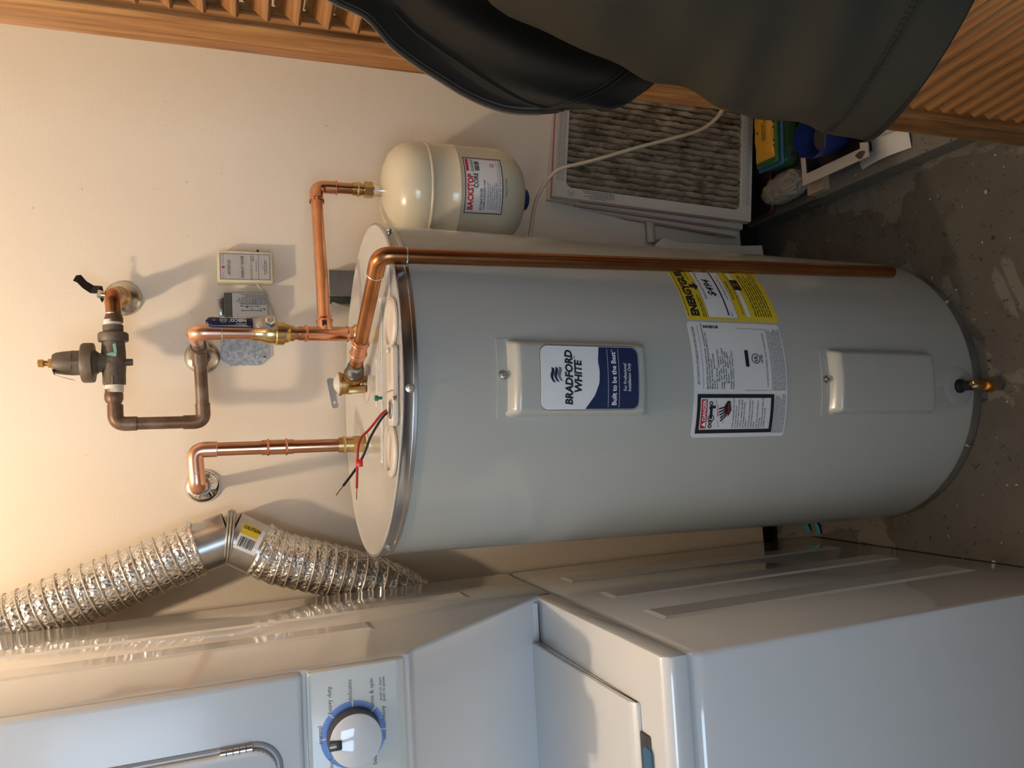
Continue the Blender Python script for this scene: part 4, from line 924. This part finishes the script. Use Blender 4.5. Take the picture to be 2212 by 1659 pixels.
# bag
bm = B(); bmesh.ops.create_icosphere(bm, subdivisions=5, radius=1)
rs = random.Random(3); ph = [(Vector((rs.uniform(-1, 1), rs.uniform(-1, 1), rs.uniform(-1, 1)))*rs.uniform(4, 15), rs.uniform(0, 6), rs.uniform(.02, .07)) for _ in range(20)]
for v in bm.verts:
    d = v.co.copy(); s_ = 1+sum(a*abs(math.sin(d.dot(k_)+p)) for k_, p, a in ph)*.8
    z = max(-.8, d.z*s_); v.co = V(.503+d.x*s_*.024, .122+d.y*s_*.050, .070+z*.022)
tag(obj('plastic_bag', bm, m_bag, None, angle=50), 'crumpled translucent plastic bag lying on the curb beside the white tray', 'bag')
bm = B(); box(bm, (.463, .010, .0415), (.505, .060, .062), .001); tag(obj('wood_scrap', bm, m_card, None, smooth=False), 'small pale wood scrap on the curb edge under the white tray', 'wood scrap')
# white tray
tp = [PZ(1735, 402, .085), PZ(1877, 338, .085)]; ed = (tp[1]-tp[0]); ed.z = 0; Lt = ed.length; ed.normalize(); pr = V(-ed.y, ed.x, 0); 
if pr.x < 0: pr = -pr
T = thing('white_tray', 'dirty white plastic tray with a rust blob, tipped on the curb', 'tray', (tp[0]+tp[1])/2-V(0, 0, .03))
bm = B(); o_ = tp[0]; wt = .115
def tq(a, b, c): return o_+ed*a+pr*b+V(0, 0, c)
def tbox(a0, b0, c0, a1, b1, c1):
    t_ = bmesh.new(); vs_ = [t_.verts.new(tq(a, b, c)) for a in (a0, a1) for b in (b0, b1) for c in (c0, c1)]
    for q in ((0, 1, 3, 2), (4, 6, 7, 5), (0, 4, 5, 1), (2, 3, 7, 6), (0, 2, 6, 4), (1, 5, 7, 3)): t_.faces.new([vs_[z] for z in q])
    join(bm, t_)
tbox(0, 0, -.002, Lt, .024, .001); tbox(0, wt-.018, -.002, Lt, wt, .001); tbox(0, .024, -.002, .014, wt-.018, .001); tbox(Lt-.020, .024, -.002, Lt, wt-.018, .001)
obj('rim', bm, m_tray, T, smooth=False); bm = B()
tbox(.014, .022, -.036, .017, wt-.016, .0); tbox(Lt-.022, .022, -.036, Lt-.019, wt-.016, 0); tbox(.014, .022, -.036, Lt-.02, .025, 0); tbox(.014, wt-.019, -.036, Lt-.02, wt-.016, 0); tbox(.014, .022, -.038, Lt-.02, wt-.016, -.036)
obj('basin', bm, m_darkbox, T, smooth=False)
bm = B(); bmesh.ops.create_icosphere(bm, subdivisions=3, radius=1)
for v in bm.verts: v.co = tq(Lt-.020, .010, .002)+ed*v.co.x*.011*(1+.3*math.sin(v.co.y*3))+pr*v.co.y*.008+V(0, 0, v.co.z*.003)
obj('rust_blob', bm, m_rust, T)
# blue cup lying in the tray
T = thing('blue_cup', 'blue plastic scoop cup lying on its side in the white tray', 'cup', tq(.06, .06, .0))
cA = PZ(1748, 300, .150); cd_ = V(.20, .16, -.95).normalized(); cL = .105
bm = B(); lathe(bm, [(.042, 0), (.0432, .0006), (.043, .004), (.033, cL), (0, cL)], cA, cd_, 8, cap=False); lathe(bm, [(.0412, .0004), (.0315, cL-.004), (0, cL-.004)], cA, cd_, 8, cap=False); obj('cup_wall', bm, m_bluecup, T, angle=20)
bm = B(); lathe(bm, [(0, .060), (.0335, .060)], cA, cd_, 24, cap=False); obj('dusty_disc', bm, m_dust, T)
bm = B(); sweep(bm, [V(.515, -.335, .057), V(.535, -.150, .062)], .016, 20); tag(obj('white_tube', bm, m_pvc), 'white plastic tube end lying on the curb behind the door', 'tube')
bm = B(); grid(bm, lambda u, v: V(.475+.055*v, -.08-.13*u, .040+.012*math.sin(u*3)+.006*v), 10, 4); thicken(bm, .0015); tag(obj('curled_card', bm, m_sheet), 'curled strip of white card on the curb next to the tray', 'card')
# turquoise clip behind heater on floor
p = PF(1770, 1140); bm = B(); sweep(bm, smooth_path([p+V(-.012, .030, .004), p+V(.006, .034, .010), p+V(.016, .018, .012), p+V(.008, .002, .008), p+V(-.014, -.004, .006)], 6), .007, 10, sq=.6)
tag(obj('turquoise_clip', bm, m_turq), 'small turquoise plastic clip on the floor between heater and washer', 'clip')
# ================================================================== LAUNDRY CENTER
LXR, LXL = -.338, -1.02; YB, YD, YW = .183, -.285, -.475
L_ = thing('laundry_center', 'white stacked washer and dryer with a blue ringed dial, beside the heater', 'washer dryer', (-.68, -.14, 0))
def side_poly(pts, name, bev=.006, x0=LXL, x1=LXR, m=m_white, par=None):
    bm = B(); prism(bm, [V(x1, y, z) for y, z in pts], V(x0-x1, 0, 0), bev); return obj(name, bm, m, par or L_, angle=40)
fz = floor_z(LXR, 0)
WB = side_poly([(YB, fz+.012), (YB, .803), (YW+.012, .803), (YW, .792), (YW, fz+.012)], 'washer_cabinet', .008)
for x in (LXL+.06, LXR-.06):
    for y in (YB-.06, YW+.06): bm = B(); lathe(bm, [(.018, 0), (.018, .006), (.006, .008), (.006, .03)], (x, y, floor_z(x, y))); obj('leveling_foot', bm, m_black, L_)
DB = side_poly([(YB, .808), (YB, 1.87), (YD+.004, 1.87), (YD, 1.86), (YD, 1.118), (-.268, 1.108), (-.06, .840), (-.06, .808)], 'dryer_cabinet', .005)
# washer top deck
DK = side_poly([(-.046, .806), (-.046, .842), (YW+.010, .842), (YW, .832), (YW, .806)], 'washer_deck', .005)
# sloped rear panel
def slope(v): return (-.262+(-.072+.262)*v, 1.104+(.868-1.104)*v)
bm = B(); a, b = slope(0), slope(1); nrm = Vector((0, -(1.104-.868), -.19)).normalized()*0+Vector((0, -.779, -.627))*-1
nv = Vector((0, -.776, .631)) if False else Vector((0, -.78, -.626))
P_ = [V(LXR-.008, a[0], a[1]), V(LXR-.008, b[0], b[1]), V(LXR-.008, -.070, .843), V(LXR-.008, -.058, .843), V(LXR-.008, -.05, .868), V(LXR-.008, -.245, 1.112)]
prism(bm, P_, V(LXL-LXR+.016, 0, 0), .003); SP = obj('sloped_panel', bm, m_white, L_, angle=40)
sp = PY(905, 1413, -.255); sn = Vector((0, -.79, -.61)); q = V(sp.x, *slope(.055)); bm = B(); lathe(bm, [(.0055, -.001), (.0055, .001), (.003, .002), (0, .002)], q, sn, 16); obj('screw', bm, m_steel, SP)
# lid
lx = PZ(1300, 1475, .85).x
bm = B(); pts = [(-.066, .8425), (-.066, .858), (-.076, .860), (-.395, .853), (-.410, .846), (-.410, .8425)]
prism(bm, [V(lx, y, z) for y, z in pts], V(LXL+.09-lx, 0, 0), .0035); LID = obj('washer_lid', bm, m_white, L_, angle=40)
bm = B(); box(bm, (lx-.30, -.432, .8425), (lx-.035, -.408, .8455), .002); obj('lid_grip_recess', bm, m_dialgrey, LID)
k = Flat(); k.poly(rrect(0, 0, .06, .020, .006)); k.build('blue_sticker', m_bluestripe, LID, lambda a, b: V(PZ(1424, 1652, .846).x-.05+a, -.437+b, .8463))
# control panel
z0, z1 = 1.128, 1.250
CP = side_poly([(YD+.03, z0-.016), (YD+.03, z1), (YD-.008, z1), (YD-.010, z1-.004), (YD-.010, z0+.006), (YD-.004, z0-.004)], 'control_panel', .004, LXL+.003, LXR-.003, m_panelwhite)
# dryer front with door
bm = B(); box(bm, (LXL+.003, YD-.012, 1.255), (LXR-.003, YD+.01, 1.868), .007, 3); DF = obj('dryer_front', bm, m_front, L_)
dp = PY(612, 1592, YD-.012); bm = B(); pl = rrect(LXL+.05, dp.z, dp.x+.0, 1.82, .035)
DX = dp.x
bm = B(); prism(bm, [V(x, YD-.012, z) for x, z in rrect(LXL+.06, dp.z+.008, DX-.006, 1.80, .03, 8)], V(0, -.010, 0), .004); DD = obj('dryer_door', bm, m_front, L_, angle=40)
bm = B(); 
path = [V(x, YD-.0125, z) for x, z in rrect(LXL+.055, dp.z+.003, DX-.001, 1.805, .034, 8)]; sweep(bm, path+[path[0]], .0022, 8); obj('door_groove', bm, m_relay, DD)
ha, hb = PY(545, 1597, YD-.018), PY(474, 1610, YD-.018)
for i in range(5):
    bm = B(); q0 = ha+(hb-ha)*(i/5+.01); q1 = ha+(hb-ha)*((i+1)/5-.02); sweep(bm, [V(DX-.004, YD-.019, q0.z), V(DX-.004, YD-.019, q1.z)], .0042, 14); obj('hinge_knuckle', bm, m_steel, DD)
# dial
dc = PY(764, 1586, YD-.0105); ry = 1
KN = None
pf = planar(V(dc.x, YD-.0104, dc.z), (1, 0, 0), (0, 0, 1)); R0 = .0415
k = Flat()
for a in range(8): k.ring(0, 0, R0, R0-.0075, a*45+1.5, a*45+43.5, 10)
DIALR = k.build('dial_ring', m_knobblue, CP, pf)
k = Flat()
for a in range(8): k.ring(0, 0, R0+.0004, R0-.0085, a*45-1.5, a*45+1.5, 2)
k.build('dial_ticks', m_whiteink, CP, planar(V(dc.x, YD-.0105, dc.z), (1, 0, 0), (0, 0, 1)))
bm = B(); lathe(bm, [(R0-.0075, 0), (R0-.0080, .010), (.0325, .0225)], V(dc.x, YD-.010, dc.z), (0, -1, 0), 56); KN = obj('knob_skirt', bm, m_dialgrey, CP)
bm = B(); lathe(bm, [(.0325, .0215), (.0318, .0245), (.024, .0275), (.010, .029), (0, .0292)], V(dc.x, YD-.010, dc.z), (0, -1, 0), 56, cap=False); KF = obj('knob_face', bm, m_white, KN)
bm = B(); box(bm, (dc.x-.006, YD-.0400, dc.z+.018), (dc.x+.006, YD-.0325, dc.z+.034), .002); KP = obj('knob_pointer', bm, m_dialgrey, KN)
bm = B(); box(bm, (dc.x-.0012, YD-.0408, dc.z+.025), (dc.x+.0012, YD-.0396, dc.z+.033), .0004, 1); obj('pointer_mark', bm, m_whiteink, KP, smooth=False)
k = Flat()
for s_, px, py in (('normal', 692, 1588), ('heavy duty', 712, 1513), ('delicates', 756, 1491), ('rinse & spin', 803, 1497), ('normal/heavy', 829, 1561), ('bedding', 810, 1630), ('casual', 716, 1655), ('soak', 762, 1655)):
    q = PY(px, py, YD-.0105); k.text(s_, q.x-dc.x, q.z-dc.z-.0022, .0078, 'CENTER')
for s_, px, py in (('push to start', 822, 1488), ('push to pause', 829, 1488)):
    q = PY(px, py, YD-.0105); k.text(s_, q.x-dc.x, q.z-dc.z-.0014, .0056, 'CENTER')
k.build('lettering', m_greyink, CP, planar(V(dc.x, YD-.0106, dc.z), (1, 0, 0), (0, 0, 1)))
# embossed ribs on the side panels
def rib(par, y0, y1, z0, z1):
    bm = B(); h = .0024; e = .010
    a = [V(LXR-.0005, y0, z0), V(LXR-.0005, y1, z0), V(LXR-.0005, y1, z1), V(LXR-.0005, y0, z1)]; b = [V(LXR+h, y0+e, z0+e), V(LXR+h, y1-e, z0+e), V(LXR+h, y1-e, z1-e), V(LXR+h, y0+e, z1-e)]
    va = [bm.verts.new(p) for p in a]; vb_ = [bm.verts.new(p) for p in b]; bm.faces.new(vb_)
    for q in range(4): bm.faces.new((va[q], va[(q+1) % 4], vb_[(q+1) % 4], vb_[q]))
    bm.faces.new(va[::-1]); obj('embossed_rib', bm, m_white, par, angle=10)
for (ax_, ay), (bx, by), w_ in (((1205, 1249), (1830, 1185), .062), ((1288, 1280), (1955, 1208), .066), ((1382, 1319), (2092, 1229), .07)):
    a, b = PX(ax_, ay, LXR), PX(bx, by, LXR); rib(WB, a.y-w_, a.y, b.z, a.z)
for (ax_, ay), w_, z_ in (((1000, 1279), .058, 0), ((800, 1342), .058, 0)):
    a = PX(ax_, ay, LXR); rib(DB, a.y-w_, a.y, a.z, 1.83)
# ================================================================== DRYER DUCT
def duct(name, pts, label, flare=None):
    q = smooth_path(pts, 14); T = thing(name, label, 'duct', q[-1], 'foil duct lengths')
    bm = B(); n = len(q); rs_ = random.Random(5); rings = sweep(bm, q, .0495, 44, cap=False)
    Ls = [0]
    for a, b in zip(q, q[1:]): Ls.append(Ls[-1]+(b-a).length)
    bm.free(); bm = B(); m_ = int(Ls[-1]/.0028); pos = []
    for i in range(m_+1):
        s = Ls[-1]*i/m_; j = max(k for k in range(n) if Ls[k] <= s+1e-9); j = min(j, n-2); pos.append(q[j].lerp(q[j+1], (s-Ls[j])/(Ls[j+1]-Ls[j])))
    rad = [.0484+.0026*abs(math.cos(math.pi*(Ls[-1]*i/m_)/.0205)) for i in range(m_+1)]
    rr_ = sweep(bm, pos, rad, 48, cap=False)
    for ring_, p in zip(rr_, pos):
        for v in ring_:
            d = (v.co-p).normalized(); v.co += d*rs_.uniform(-.0005, .0005)
    obj('foil_sleeve', bm, m_foil, T, angle=80)
    P = .0205; bm = B(); hel = []; tn = int(Ls[-1]/P*28); x, y, _ = frame_of(pos[1]-pos[0])
    for i in range(tn):
        s = Ls[-1]*i/tn; j = min(int(s/Ls[-1]*m_), m_-1); tg = (pos[j+1]-pos[j]).normalized(); x = (x-tg*x.dot(tg)).normalized(); y = tg.cross(x); a = 2*math.pi*s/P
        hel.append(pos[j]+tg*(s-Ls[-1]*j/m_)+(x*math.cos(a)+y*math.sin(a))*.0512)
    sweep(bm, hel, .0015, 6); obj('spiral_wire', bm, m_foilwire, T)
    return T, pos
dq = .240
J1, J2 = PY(455, 1172, dq), PY(552, 1182, dq)
duct('foil_duct', [PY(-420, 1500, dq), PY(-200, 1425, dq), PY(19, 1347, dq), PY(167, 1288, dq), PY(311, 1233, dq), PY(430, 1184, dq)], 'crinkled foil dryer duct rising from the metal elbow')
dn, pos2 = duct('foil_duct', [PY(560, 1185, dq), PY(596, 1203, dq), PY(650, 1217, dq), PY(704, 1229, dq+.002), PY(797, 1254, dq+.004), PY(862, 1281, dq+.006), PY(940, 1335, dq+.006)], 'crinkled foil dryer duct going down behind the washer dryer from the metal elbow')
T = thing('duct_elbow', 'galvanised metal duct elbow with a torn yellow sticker, between the two foil ducts', 'duct elbow', PY(500, 1175, dq))
ea, eb = PY(418, 1189, dq), PY(572, 1192, dq); ec = PY(496, 1160, dq)
bm = B(); sweep(bm, [ea, ec], .0475, 48, cap=False); obj('elbow_half', bm, m_galvsoft, T); bm = B(); sweep(bm, [ec, eb], .0485, 48, cap=False); obj('elbow_half', bm, m_galvsoft, T)
bis = ((ec-ea).normalized()+(eb-ec).normalized()).normalized()
for q, R_ in ((-.005, .0492), (0, .0510), (.005, .0492)): bm = B(); torus(bm, ec+bis*q, bis, R_-.0008, .0024, 56, 8); obj('crimp_ring', bm, m_galvsoft, T)
for p, d in ((ea+(ec-ea)*.12, ec-ea), (eb+(ec-eb)*.14, eb-ec)):
    bm = B(); torus(bm, p, d, .0495, .0035, 56, 8)
    for v in bm.verts: v.co += Vector((random.uniform(-1, 1), random.uniform(-1, 1), random.uniform(-1, 1)))*.0009
    obj('foil_tape', bm, m_foil, T)
dvv = (eb-ec).normalized(); fr = (CPOS-(ec+eb)/2); fr = (fr-dvv*fr.dot(dvv)).normalized(); tv = dvv.cross(fr)
def ecyl(off, s_off=.0):
    def f(a, h): ang = (a)/.0485; return ec+dvv*(.010+h)+(fr*math.cos(ang)+tv*math.sin(ang))*(.0487+off)
    return f
def stick(u, v): return ecyl(.0004)(-.005+.046*u, .030*v)
# sticker oriented: text reads up the picture
sgn = 1 if tv.x > 0 else -1
bm = B(); grid(bm, lambda u, v: ecyl(.0004)(sgn*(-.014+.050*u), .001+.042*v), 16, 3); thicken(bm, .0004); SK = obj('sticker', bm, m_sticker, T, angle=70)
k = Flat(); k.rect(.014, .001, .036, .034); k.build('yellow_field', m_yellow, SK, lambda a, h: ecyl(.0014)(sgn*a, h))
k = Flat(); k.barcode(-.008, .006, .010, .034, False)
k.build('barcode', m_blackink, SK, lambda a, h: ecyl(.0018)(sgn*a, h))
k = Flat(); k.text('CAUTION', 0, 0, .0100, bold=.03, fit=.032); k.build('sticker_print', m_blackink, SK, lambda a, h: ecyl(.0022)(sgn*(.025+h), .003+a))
# ================================================================== LOUVERED DOOR
th_ = math.radians(-5.9); dd = V(math.sin(th_), math.cos(th_), 0)
P0 = V(.397, -.416, .02)
DM = Matrix(((math.cos(th_), dd.x, 0, P0.x), (-math.sin(th_), dd.y, 0, P0.y), (0, 0, 1, P0.z), (0, 0, 0, 1)))   # local +Y runs away from the camera; local -X faces the heater
D = thing('louvered_door', 'open stained wood louvered closet door standing behind the dark jacket', 'door', mat=DM)
DW, DH, SW = .360, 2.02, .052
for y0 in (0, -DW+SW): bm = B(); box(bm, (0, y0-SW, 0), (.028, y0, DH), .003); st_ = obj('stile', bm, m_wood_up, D, True)
bm = B(); box(bm, (.006, -SW-.010, .09), (.022, -SW+.001, DH-.09), .003); obj('stile_bead', bm, m_wood_up, D, True)
bm = B(); box(bm, (.006, -DW+SW-.001, .09), (.022, -DW+SW+.010, DH-.09), .003); obj('stile_bead', bm, m_wood_up, D, True)
for z0_, z1_ in ((0, .075), (DH-.09, DH), (.62, .68)) if False else ((0, .062), (DH-.09, DH)): bm = B(); box(bm, (0, -DW+SW, z0_), (.028, -SW, z1_), .002); obj('rail', bm, m_wood_along, D, True)
bm = B(); box(bm, (-.0175, 0, -.0032), (.0175, DW-2*SW-.018, .0032), .0022, 2)
sl0 = obj('slat', bm, m_wood_along, D, True); me = sl0.data
n = int((DH-.09-.075)/.0322); ang = math.radians(48)
for i in range(n):
    o = sl0 if i == 0 else sl0.copy()
    if i: COL.objects.link(o); o.parent = D
    o.matrix_basis = Matrix.Translation((.0135, -DW+SW+.009, .080+.0322*i)) @ Matrix.Rotation(-ang, 4, 'Y')
# ================================================================== PERSON (arm and jacket reach into view)
PR_ = thing('person', 'person in an open dark olive zip jacket, one arm hanging, before the louvered door', 'person', (.56, -1.12, floor_z(.56, -1.12)))
def skin_mesh(name, verts, edges, radii, mat, root=0, sub=2, lab=None):
    me = bpy.data.meshes.new(name); me.from_pydata([tuple(Vector(v)-PR_.location) for v in verts], edges, []); o = bpy.data.objects.new(name, me); COL.objects.link(o)
    md = o.modifiers.new('skin', 'SKIN'); md.use_smooth_shade = True
    for i, r in enumerate(radii): me.skin_vertices[0].data[i].radius = (r if hasattr(r, '__len__') else (r, r))
    for i in range(len(verts)): me.skin_vertices[0].data[i].use_root = (i == root)
    s = o.modifiers.new('sub', 'SUBSURF'); s.levels = sub; s.render_levels = sub
    me.materials.append(mat); o.parent = PR_
    if lab: o['label'] = lab
    return o

BODY_V = [(.56, -1.12, .96), (.56, -1.07, 1.16), (.55, -1.01, 1.36), (.55, -.97, 1.50), (.55, -.95, 1.58), (.55, -.925, 1.66), (.55, -.92, 1.745),
          (.39, -1.02, 1.40), (.735, -1.0, 1.40), (.80, -.97, 1.12), (.80, -.87, .90),
          (.47, -1.12, .90), (.45, -1.08, .50), (.45, -1.12, .08), (.44, -.98, .035), (.65, -1.12, .90), (.68, -1.10, .50), (.68, -1.14, .08), (.70, -1.00, .035)]
BODY_E = [(0, 1), (1, 2), (2, 3), (3, 4), (4, 5), (5, 6), (2, 7), (2, 8), (8, 9), (9, 10), (0, 11), (11, 12), (12, 13), (13, 14), (0, 15), (15, 16), (16, 17), (17, 18)]
BODY_R = [(.11, .09), (.11, .085), (.12, .085), .06, .055, (.085, .095), (.065, .075), .05, .05, .045, .03, .085, .06, .042, .035, .085, .06, .042, .035]
ax0, ax1, ax2, ax3 = PC(1990, 72, .535), PC(1700, -42, .54), PC(1400, -165, .545), PC(1080, -390, .55)
wr = ax1.lerp(ax2, .35); BODY_V += [tuple(ax3), tuple(ax2.lerp(ax3, .3)), tuple(wr)]; BODY_E += [(7, 19), (19, 20), (20, 21)]; BODY_R += [.05, .042, .028]
def hand(w, d, side):
    """palm and five bent fingers as skinned chains"""
    d = Vector(d).normalized(); w = Vector(w); side = Vector(side).normalized(); nn = d.cross(side); i0 = len(BODY_V); BODY_V.append(tuple(w+d*.035)); BODY_E.append(({0: 21, 1: 10}[hand.n], i0)); BODY_R.append((.030, .016)); hand.n += 1
    for q, ln in ((-.024, .030), (-.008, .036), (.008, .034), (.023, .027)):
        b = w+d*.060+side*q; j = len(BODY_V); BODY_V.extend([tuple(b), tuple(b+d*ln*.8+nn*.010), tuple(b+d*ln*.9+nn*.030)]); BODY_E.extend([(i0, j), (j, j+1), (j+1, j+2)]); BODY_R.extend([.0095, .0085, .0075])
    b = w+d*.028-side*.030; j = len(BODY_V); BODY_V.extend([tuple(b), tuple(b+d*.026-side*.006+nn*.012)]); BODY_E.extend([(i0, j), (j, j+1)]); BODY_R.extend([.0105, .009])
hand.n = 0
hand(wr, (ax0-ax1), (0, 1, 0)); hand((.80, -.87, .90), (0, .35, -1), (1, 0, 0))
BODY = skin_mesh('body', BODY_V, BODY_E, BODY_R, m_skin)
skin_mesh('trousers', BODY_V[0:1]+BODY_V[11:14]+BODY_V[15:18], [(0, 1), (1, 2), (2, 3), (0, 4), (4, 5), (5, 6)], [(.15, .12), .10, .08, .065, .10, .08, .065], m_trouser)
skin_mesh('jacket_body', [(.56, -1.12, .90), (.56, -1.09, 1.02)]+BODY_V[1:4]+[BODY_V[8], BODY_V[9], (.80, -.89, .95), BODY_V[7], (.37, -.99, 1.33)], [(0, 1), (1, 2), (2, 3), (3, 4), (3, 5), (5, 6), (6, 7), (3, 8), (8, 9)], [(.165, .13), (.165, .13), (.155, .125), (.175, .14), .08, .10, .08, .065, .11, .10], m_cloth)
skin_mesh('hair', [(.55, -.96, 1.62), (.55, -.945, 1.70), (.55, -.925, 1.775)], [(0, 1), (1, 2)], [(.07, .07), (.093, .09), (.07, .075)], m_hair)
for q in (-1, 1): bm = B(); bmesh.ops.create_uvsphere(bm, u_segments=12, v_segments=8, radius=.013); bmesh.ops.translate(bm, vec=(.55+q*.032, -.838, 1.665), verts=bm.verts); obj('eye', bm, m_whiteink, PR_)
bm = B(); lathe(bm, [(.012, 0), (.015, .02), (.010, .035), (0, .04)], (.55, -.845, 1.625), (0, .45, .9), 12); obj('nose', bm, m_skin, PR_)
for x, y in ((.45, -1.05), (.69, -1.07)):
    bm = B(); bmesh.ops.create_uvsphere(bm, u_segments=20, v_segments=12, radius=1)
    for v in bm.verts: v.co = V(x+v.co.x*.048, y+v.co.y*.14, floor_z(x, y)+max(0, .045+v.co.z*.05*(1.25-.5*v.co.y)))
    obj('shoe', bm, m_black, PR_)
# near sleeve
path = smooth_path([V(.40, -1.02, 1.43), V(.355, -.98, 1.30), ax3, ax2, ax1, ax0], 14)
n = len(path); bm = B(); rs_ = []
for i in range(n):
    u = i/(n-1); rs_.append(.098 if u < .55 else .098-.018*((u-.55)/.45)**1.3)
rr_ = sweep(bm, path, rs_, 64, cap=False); rq = random.Random(11)
for i, rg in enumerate(rr_):
    for j, v in enumerate(rg):
        d = (v.co-path[i]).normalized(); a = 2*math.pi*j/64; u = i/(n-1)
        v.co += d*(.0035*math.sin(a*2+u*19)+.0022*math.sin(a*3-u*43+1)+.0016*math.sin(u*70+math.sin(a)*3))*(1 if u < .93 else .35)
SLV = obj('sleeve', bm, m_cloth, PR_, angle=85, label='olive grey sleeve with stitched cuff')
dcf = (path[-1]-path[-2]).normalized()
bm = B(); xx, yy, _ = frame_of(dcf); rg = [v for v in range(64)]
sweep(bm, [path[-1]-dcf*.002, path[-1]+dcf*.0015, path[-1]+dcf*.0005, path[-1]-dcf*.02, path[-1]-dcf*.09], [rs_[-1]+.0005, rs_[-1]-.001, rs_[-1]-.0035, rs_[-1]-.006, rs_[-1]-.014], 64, cap=False); obj('cuff_inside', bm, m_lining, SLV)
for off in (.030, .0325):
    bm = B(); p = path[-1]-dcf*off; x, y, _ = frame_of(dcf); ring_ = []
    m_ = 150; R_ = rs_[-1]+.0012+off*.12
    for k_ in range(m_):
        a = 2*math.pi*k_/m_
        q0 = p+(x*math.cos(a)+y*math.sin(a))*R_; tg = (-x*math.sin(a)+y*math.cos(a))
        sweep(bm, [q0-tg*.0010, q0+tg*.0010], .00045, 5)
    obj('cuff_stitching', bm, m_lining, SLV)['kind'] = 'stuff'
# open front panel with zipper
ZE = [(520, -150), (620, -70), (715, 0), (790, 38), (845, 98), (900, 140), (950, 172), (1000, 203), (1050, 226), (1100, 240), (1160, 243), (1215, 238)]
HE = [(860, -330), (900, -260), (950, -190), (1000, -130), (1060, -80), (1120, -40), (1180, -5), (1240, 25), (1300, 55), (1350, 80), (1400, 110), (1440, 140)]
def lerp_list(Ls, u): f = u*(len(Ls)-1); i = min(int(f), len(Ls)-2); f -= i; return (Ls[i][0]*(1-f)+Ls[i+1][0]*f, Ls[i][1]*(1-f)+Ls[i+1][1]*f)
ZEs = [(p.x, p.y) for p in smooth_path([V(a, b, 0) for a, b in ZE], 6)]; HEs = [(p.x, p.y) for p in smooth_path([V(a, b, 0) for a, b in HE], 6)]
def panel(u, v, off=0):
    a, b = lerp_list(ZEs, u), lerp_list(HEs, u)
    bul = math.sin(math.pi*v)*max(0, (u-.6)/.4)**2*30
    fold = .007*math.sin(v*7+u*3)*sstep(0, .2, v)+.003*math.sin(v*15-u*6)*sstep(.05, .3, v)
    return PC(a[0]+(b[0]-a[0])*v+bul, a[1]+(b[1]-a[1])*v+bul, .655+.03*(1-u)-.02*v+fold-off)
bm = B(); grid(bm, panel, 80, 36); thicken(bm, .0028); PN = obj('front_panel', bm, m_lining, PR_, angle=80, label='open jacket front hanging forward')
zp = [panel(.10+.82*i/160, .002, .001) for i in range(161)]
bm = B(); sweep(bm, [panel(.05+.93*i/60, .012, .0018) for i in range(61)], .0021, 8); obj('zipper_tape', bm, m_lining, PN)
bm = B()
for i in range(1, 160):
    tg = (zp[i+1]-zp[i-1]).normalized(); sd = tg.cross(CW).normalized(); p = zp[i]+sd*.0008
    x, y, z = sd, CW.cross(sd).normalized(), CW
    M_ = Matrix(((sd.x, tg.x, CW.x, p.x), (sd.y, tg.y, CW.y, p.y), (sd.z, tg.z, CW.z, p.z), (0, 0, 0, 1)))
    box(bm, (-.0030, -.0009, -.0014), (.0030, .0009, .0014), M=M_)
obj('zipper_teeth', bm, m_zip, PN, smooth=False)['kind'] = 'stuff'
for pth in ([panel(.30+.685*i/40, .20-.16*(i/40)**3, .0022) for i in range(41)], [panel(.90, .02+.75*i/30, .0022) for i in range(31)], [panel(.915, .02+.75*i/30, .0022) for i in range(31)]):
    bm = B(); sweep(bm, pth, .0012, 6); obj('seam', bm, m_lining, PN)
